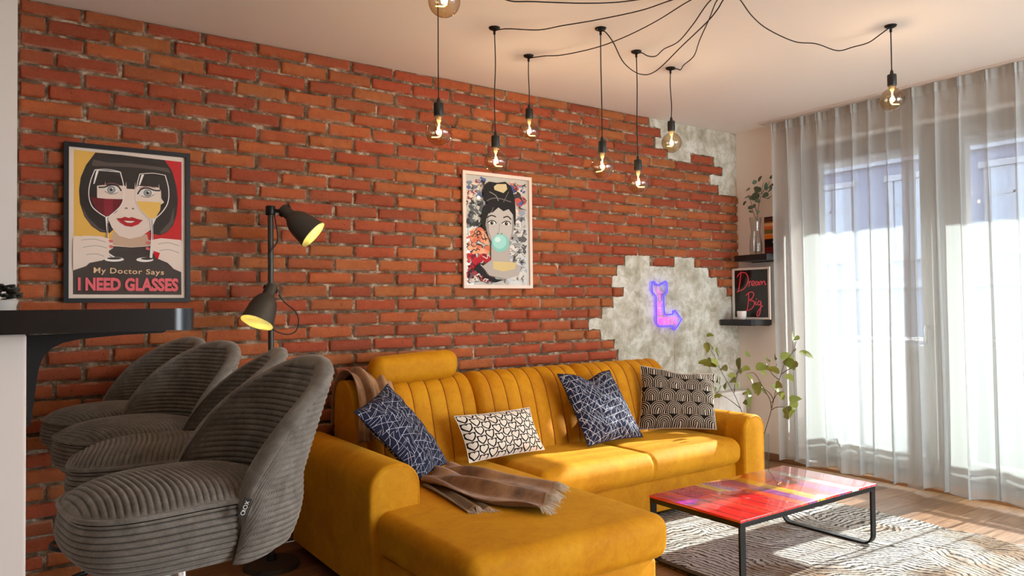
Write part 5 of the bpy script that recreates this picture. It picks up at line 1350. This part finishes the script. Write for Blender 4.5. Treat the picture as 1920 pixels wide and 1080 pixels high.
h = hk(991, 106); pendant(h, bz(h, 246, 991), swag([(1020, 105), (1055, 103), (1115, 90), (1170, 70), (1230, 40), (1290, 3), (1330, -14)], h, 0.03), 'filament bulb on short cord, just right of and above the portrait', 1.2)
h = hk(1126, 55); pendant(h, bz(h, 312, 1127), swag([(1135, 60), (1150, 80), (1170, 118), (1200, 139), (1230, 133), (1280, 85), (1325, 42), (1345, 18), (1356, 0)], h, 0.10), 'filament bulb whose cable dips lowest below the ceiling', 2.0)
h = hk(1193, 98); pendant(h, bz(h, 343, 1196), swag([(1203, 99), (1215, 105), (1230, 105), (1245, 92), (1272, 78), (1300, 45), (1333, 0)], h, 0.04), 'lowest hanging filament bulb, in front of brick left of the plaster', 2.9)
h = hk(1257, 129); pendant(h, bz(h, 267, 1256), swag([(1268, 129), (1276, 131), (1282, 122), (1301, 105), (1312, 75), (1330, 35), (1345, 0)], h, 0.03), 'filament bulb in front of the upper grey plaster patch', 3.6)
h = hk(1670, 50); pendant(h, bz(h, 188, 1677), swag([(1665, 54), (1650, 65), (1628, 80), (1600, 88), (1570, 95), (1530, 82), (1490, 78), (1440, 55), (1410, 30), (1388, 0)], h, 0.05), 'filament bulb hanging in front of the sheer curtain', 0.0, 1.2)
pb = CAM+ray(823, 248)*3.15
h = (pb.x, pb.y); pendant(h, pb.z, swag([(850, -40), (980, -60), (1150, -45)], h, 0.06), 'filament bulb nearest the floor lamp, left of the portrait', 1.0)
pb = CAM+ray(833, 2)*2.62
h = (pb.x, pb.y); pendant(h, pb.z, [Vector((h[0], h[1], H-0.016)), onZ(900, -30, H-0.06), onZ(950, 0, H-0.10), onZ(1000, 3, H-0.11), onZ(1090, 6, H-0.10), onZ(1160, 4, H-0.08), onZ(1240, -6, H-0.06), CAN+Vector((0, 0, -0.043))], 'brightest filament bulb, cut off by the top edge of the photo', 0.7, 1.3)

# ================================================================== CURTAINS
rl = thing('curtain_rail', 'slim white curtain rail on the ceiling by the window', 'curtain rail', (-0.12, -2.0, H-0.018))
m = MB(); m.rbox(-0.165, -0.075, -3.9, -0.345, H-0.014, H-0.001, 0.002, 1); shift(m, rl).build('track', plain('rail_white', (206, 196, 188), 0.5), rl)
def curtain(y0, y1, xc, label, seed, nf, lean0=0.0):
    r = random.Random(seed); root = thing('sheer_curtain', label, 'curtain', (xc, (y0+y1)/2, 0.04), 0, 'sheer curtains on the ceiling rail')
    ph = [r.uniform(0, 6.28) for _ in range(8)]; NU, NV = int(abs(y1-y0)*230), 44
    zt_, zb_ = H-0.016, 0.045
    uv = []; mb = MB()
    def pos(u, v):
        z = zt_+(zb_-zt_)*v
        t = u*nf*2*math.pi
        warp = 0.9*math.sin(u*5+ph[0])+0.6*math.sin(u*11+ph[1])
        soft = 0.55+0.45*min(1, v*3)
        a = 0.021*soft*math.sin(t+warp+0.25*math.sin(v*2.2+ph[2]))+0.014*v*math.sin(t*0.43+ph[3]+0.5*v)+0.006*math.sin(t*2.3+ph[4]+0.8*math.sin(v*3))*(0.4+v)
        if v < 0.03: a += 0.006*math.sin(t*4+ph[5])
        a += 0.006*math.sin(v*9+u*13+ph[6])*v
        per = abs(y1-y0)/nf
        y = y0+(y1-y0)*u+per*(0.16+0.07*math.sin(u*9+ph[6]))*math.cos(t+warp+0.25*math.sin(v*2.2+ph[2]))*soft+0.012*v*math.sin(t*0.5+ph[7])-0.035*v*(1-u)*lean0
        hem = 0.012*math.sin(t*0.43+ph[3])
        return (xc+a, y, z+(hem if v > 0.9 else 0)*(v-0.9)/0.1)
    for i in range(NU+1):
        for j in range(NV+1):
            u, v = i/NU, j/NV; mb.v.append(pos(u, v)); uv.append((u*abs(y1-y0), v))
    for i in range(NU):
        for j in range(NV): a = i*(NV+1)+j; mb.f.append((a, a+NV+1, a+NV+2, a+1)); mb.mi.append(0)
    shift(mb, root).build('voile', M_sheer, root, smooth=True, uv=uv)
    q = MB(); q.tube([pos(i/NU, 1.0) for i in range(0, NU+1, 2)], 0.0035, 5); shift(q, root).build('hem', M_hem, root, smooth=True)
    q = MB()
    for i in range(NU+1):
        for v in (0.0, 0.012, 0.024): p = pos(i/NU, v); q.v.append((p[0]-0.003, p[1], p[2]))
    for i in range(NU):
        for j in range(2): a = i*3+j; q.f.append((a, a+3, a+4, a+1)); q.mi.append(0)
    shift(q, root).build('heading_tape', M_hem, root, smooth=True, uv=[(0, 0)]*len(q.v))
    return root
M_sheer = mat_sheer('white_voile', 0.63); M_hem = mat_sheer('voile_hem', 0.75)
curtain(-0.43, -1.50, -0.105, 'white sheer curtain panel beside the shelves, left of the door mullion', 5, 8, 1.0)
curtain(-1.42, -3.85, -0.150, 'white sheer curtain panel on the right side of the window', 8, 17, 0.4)
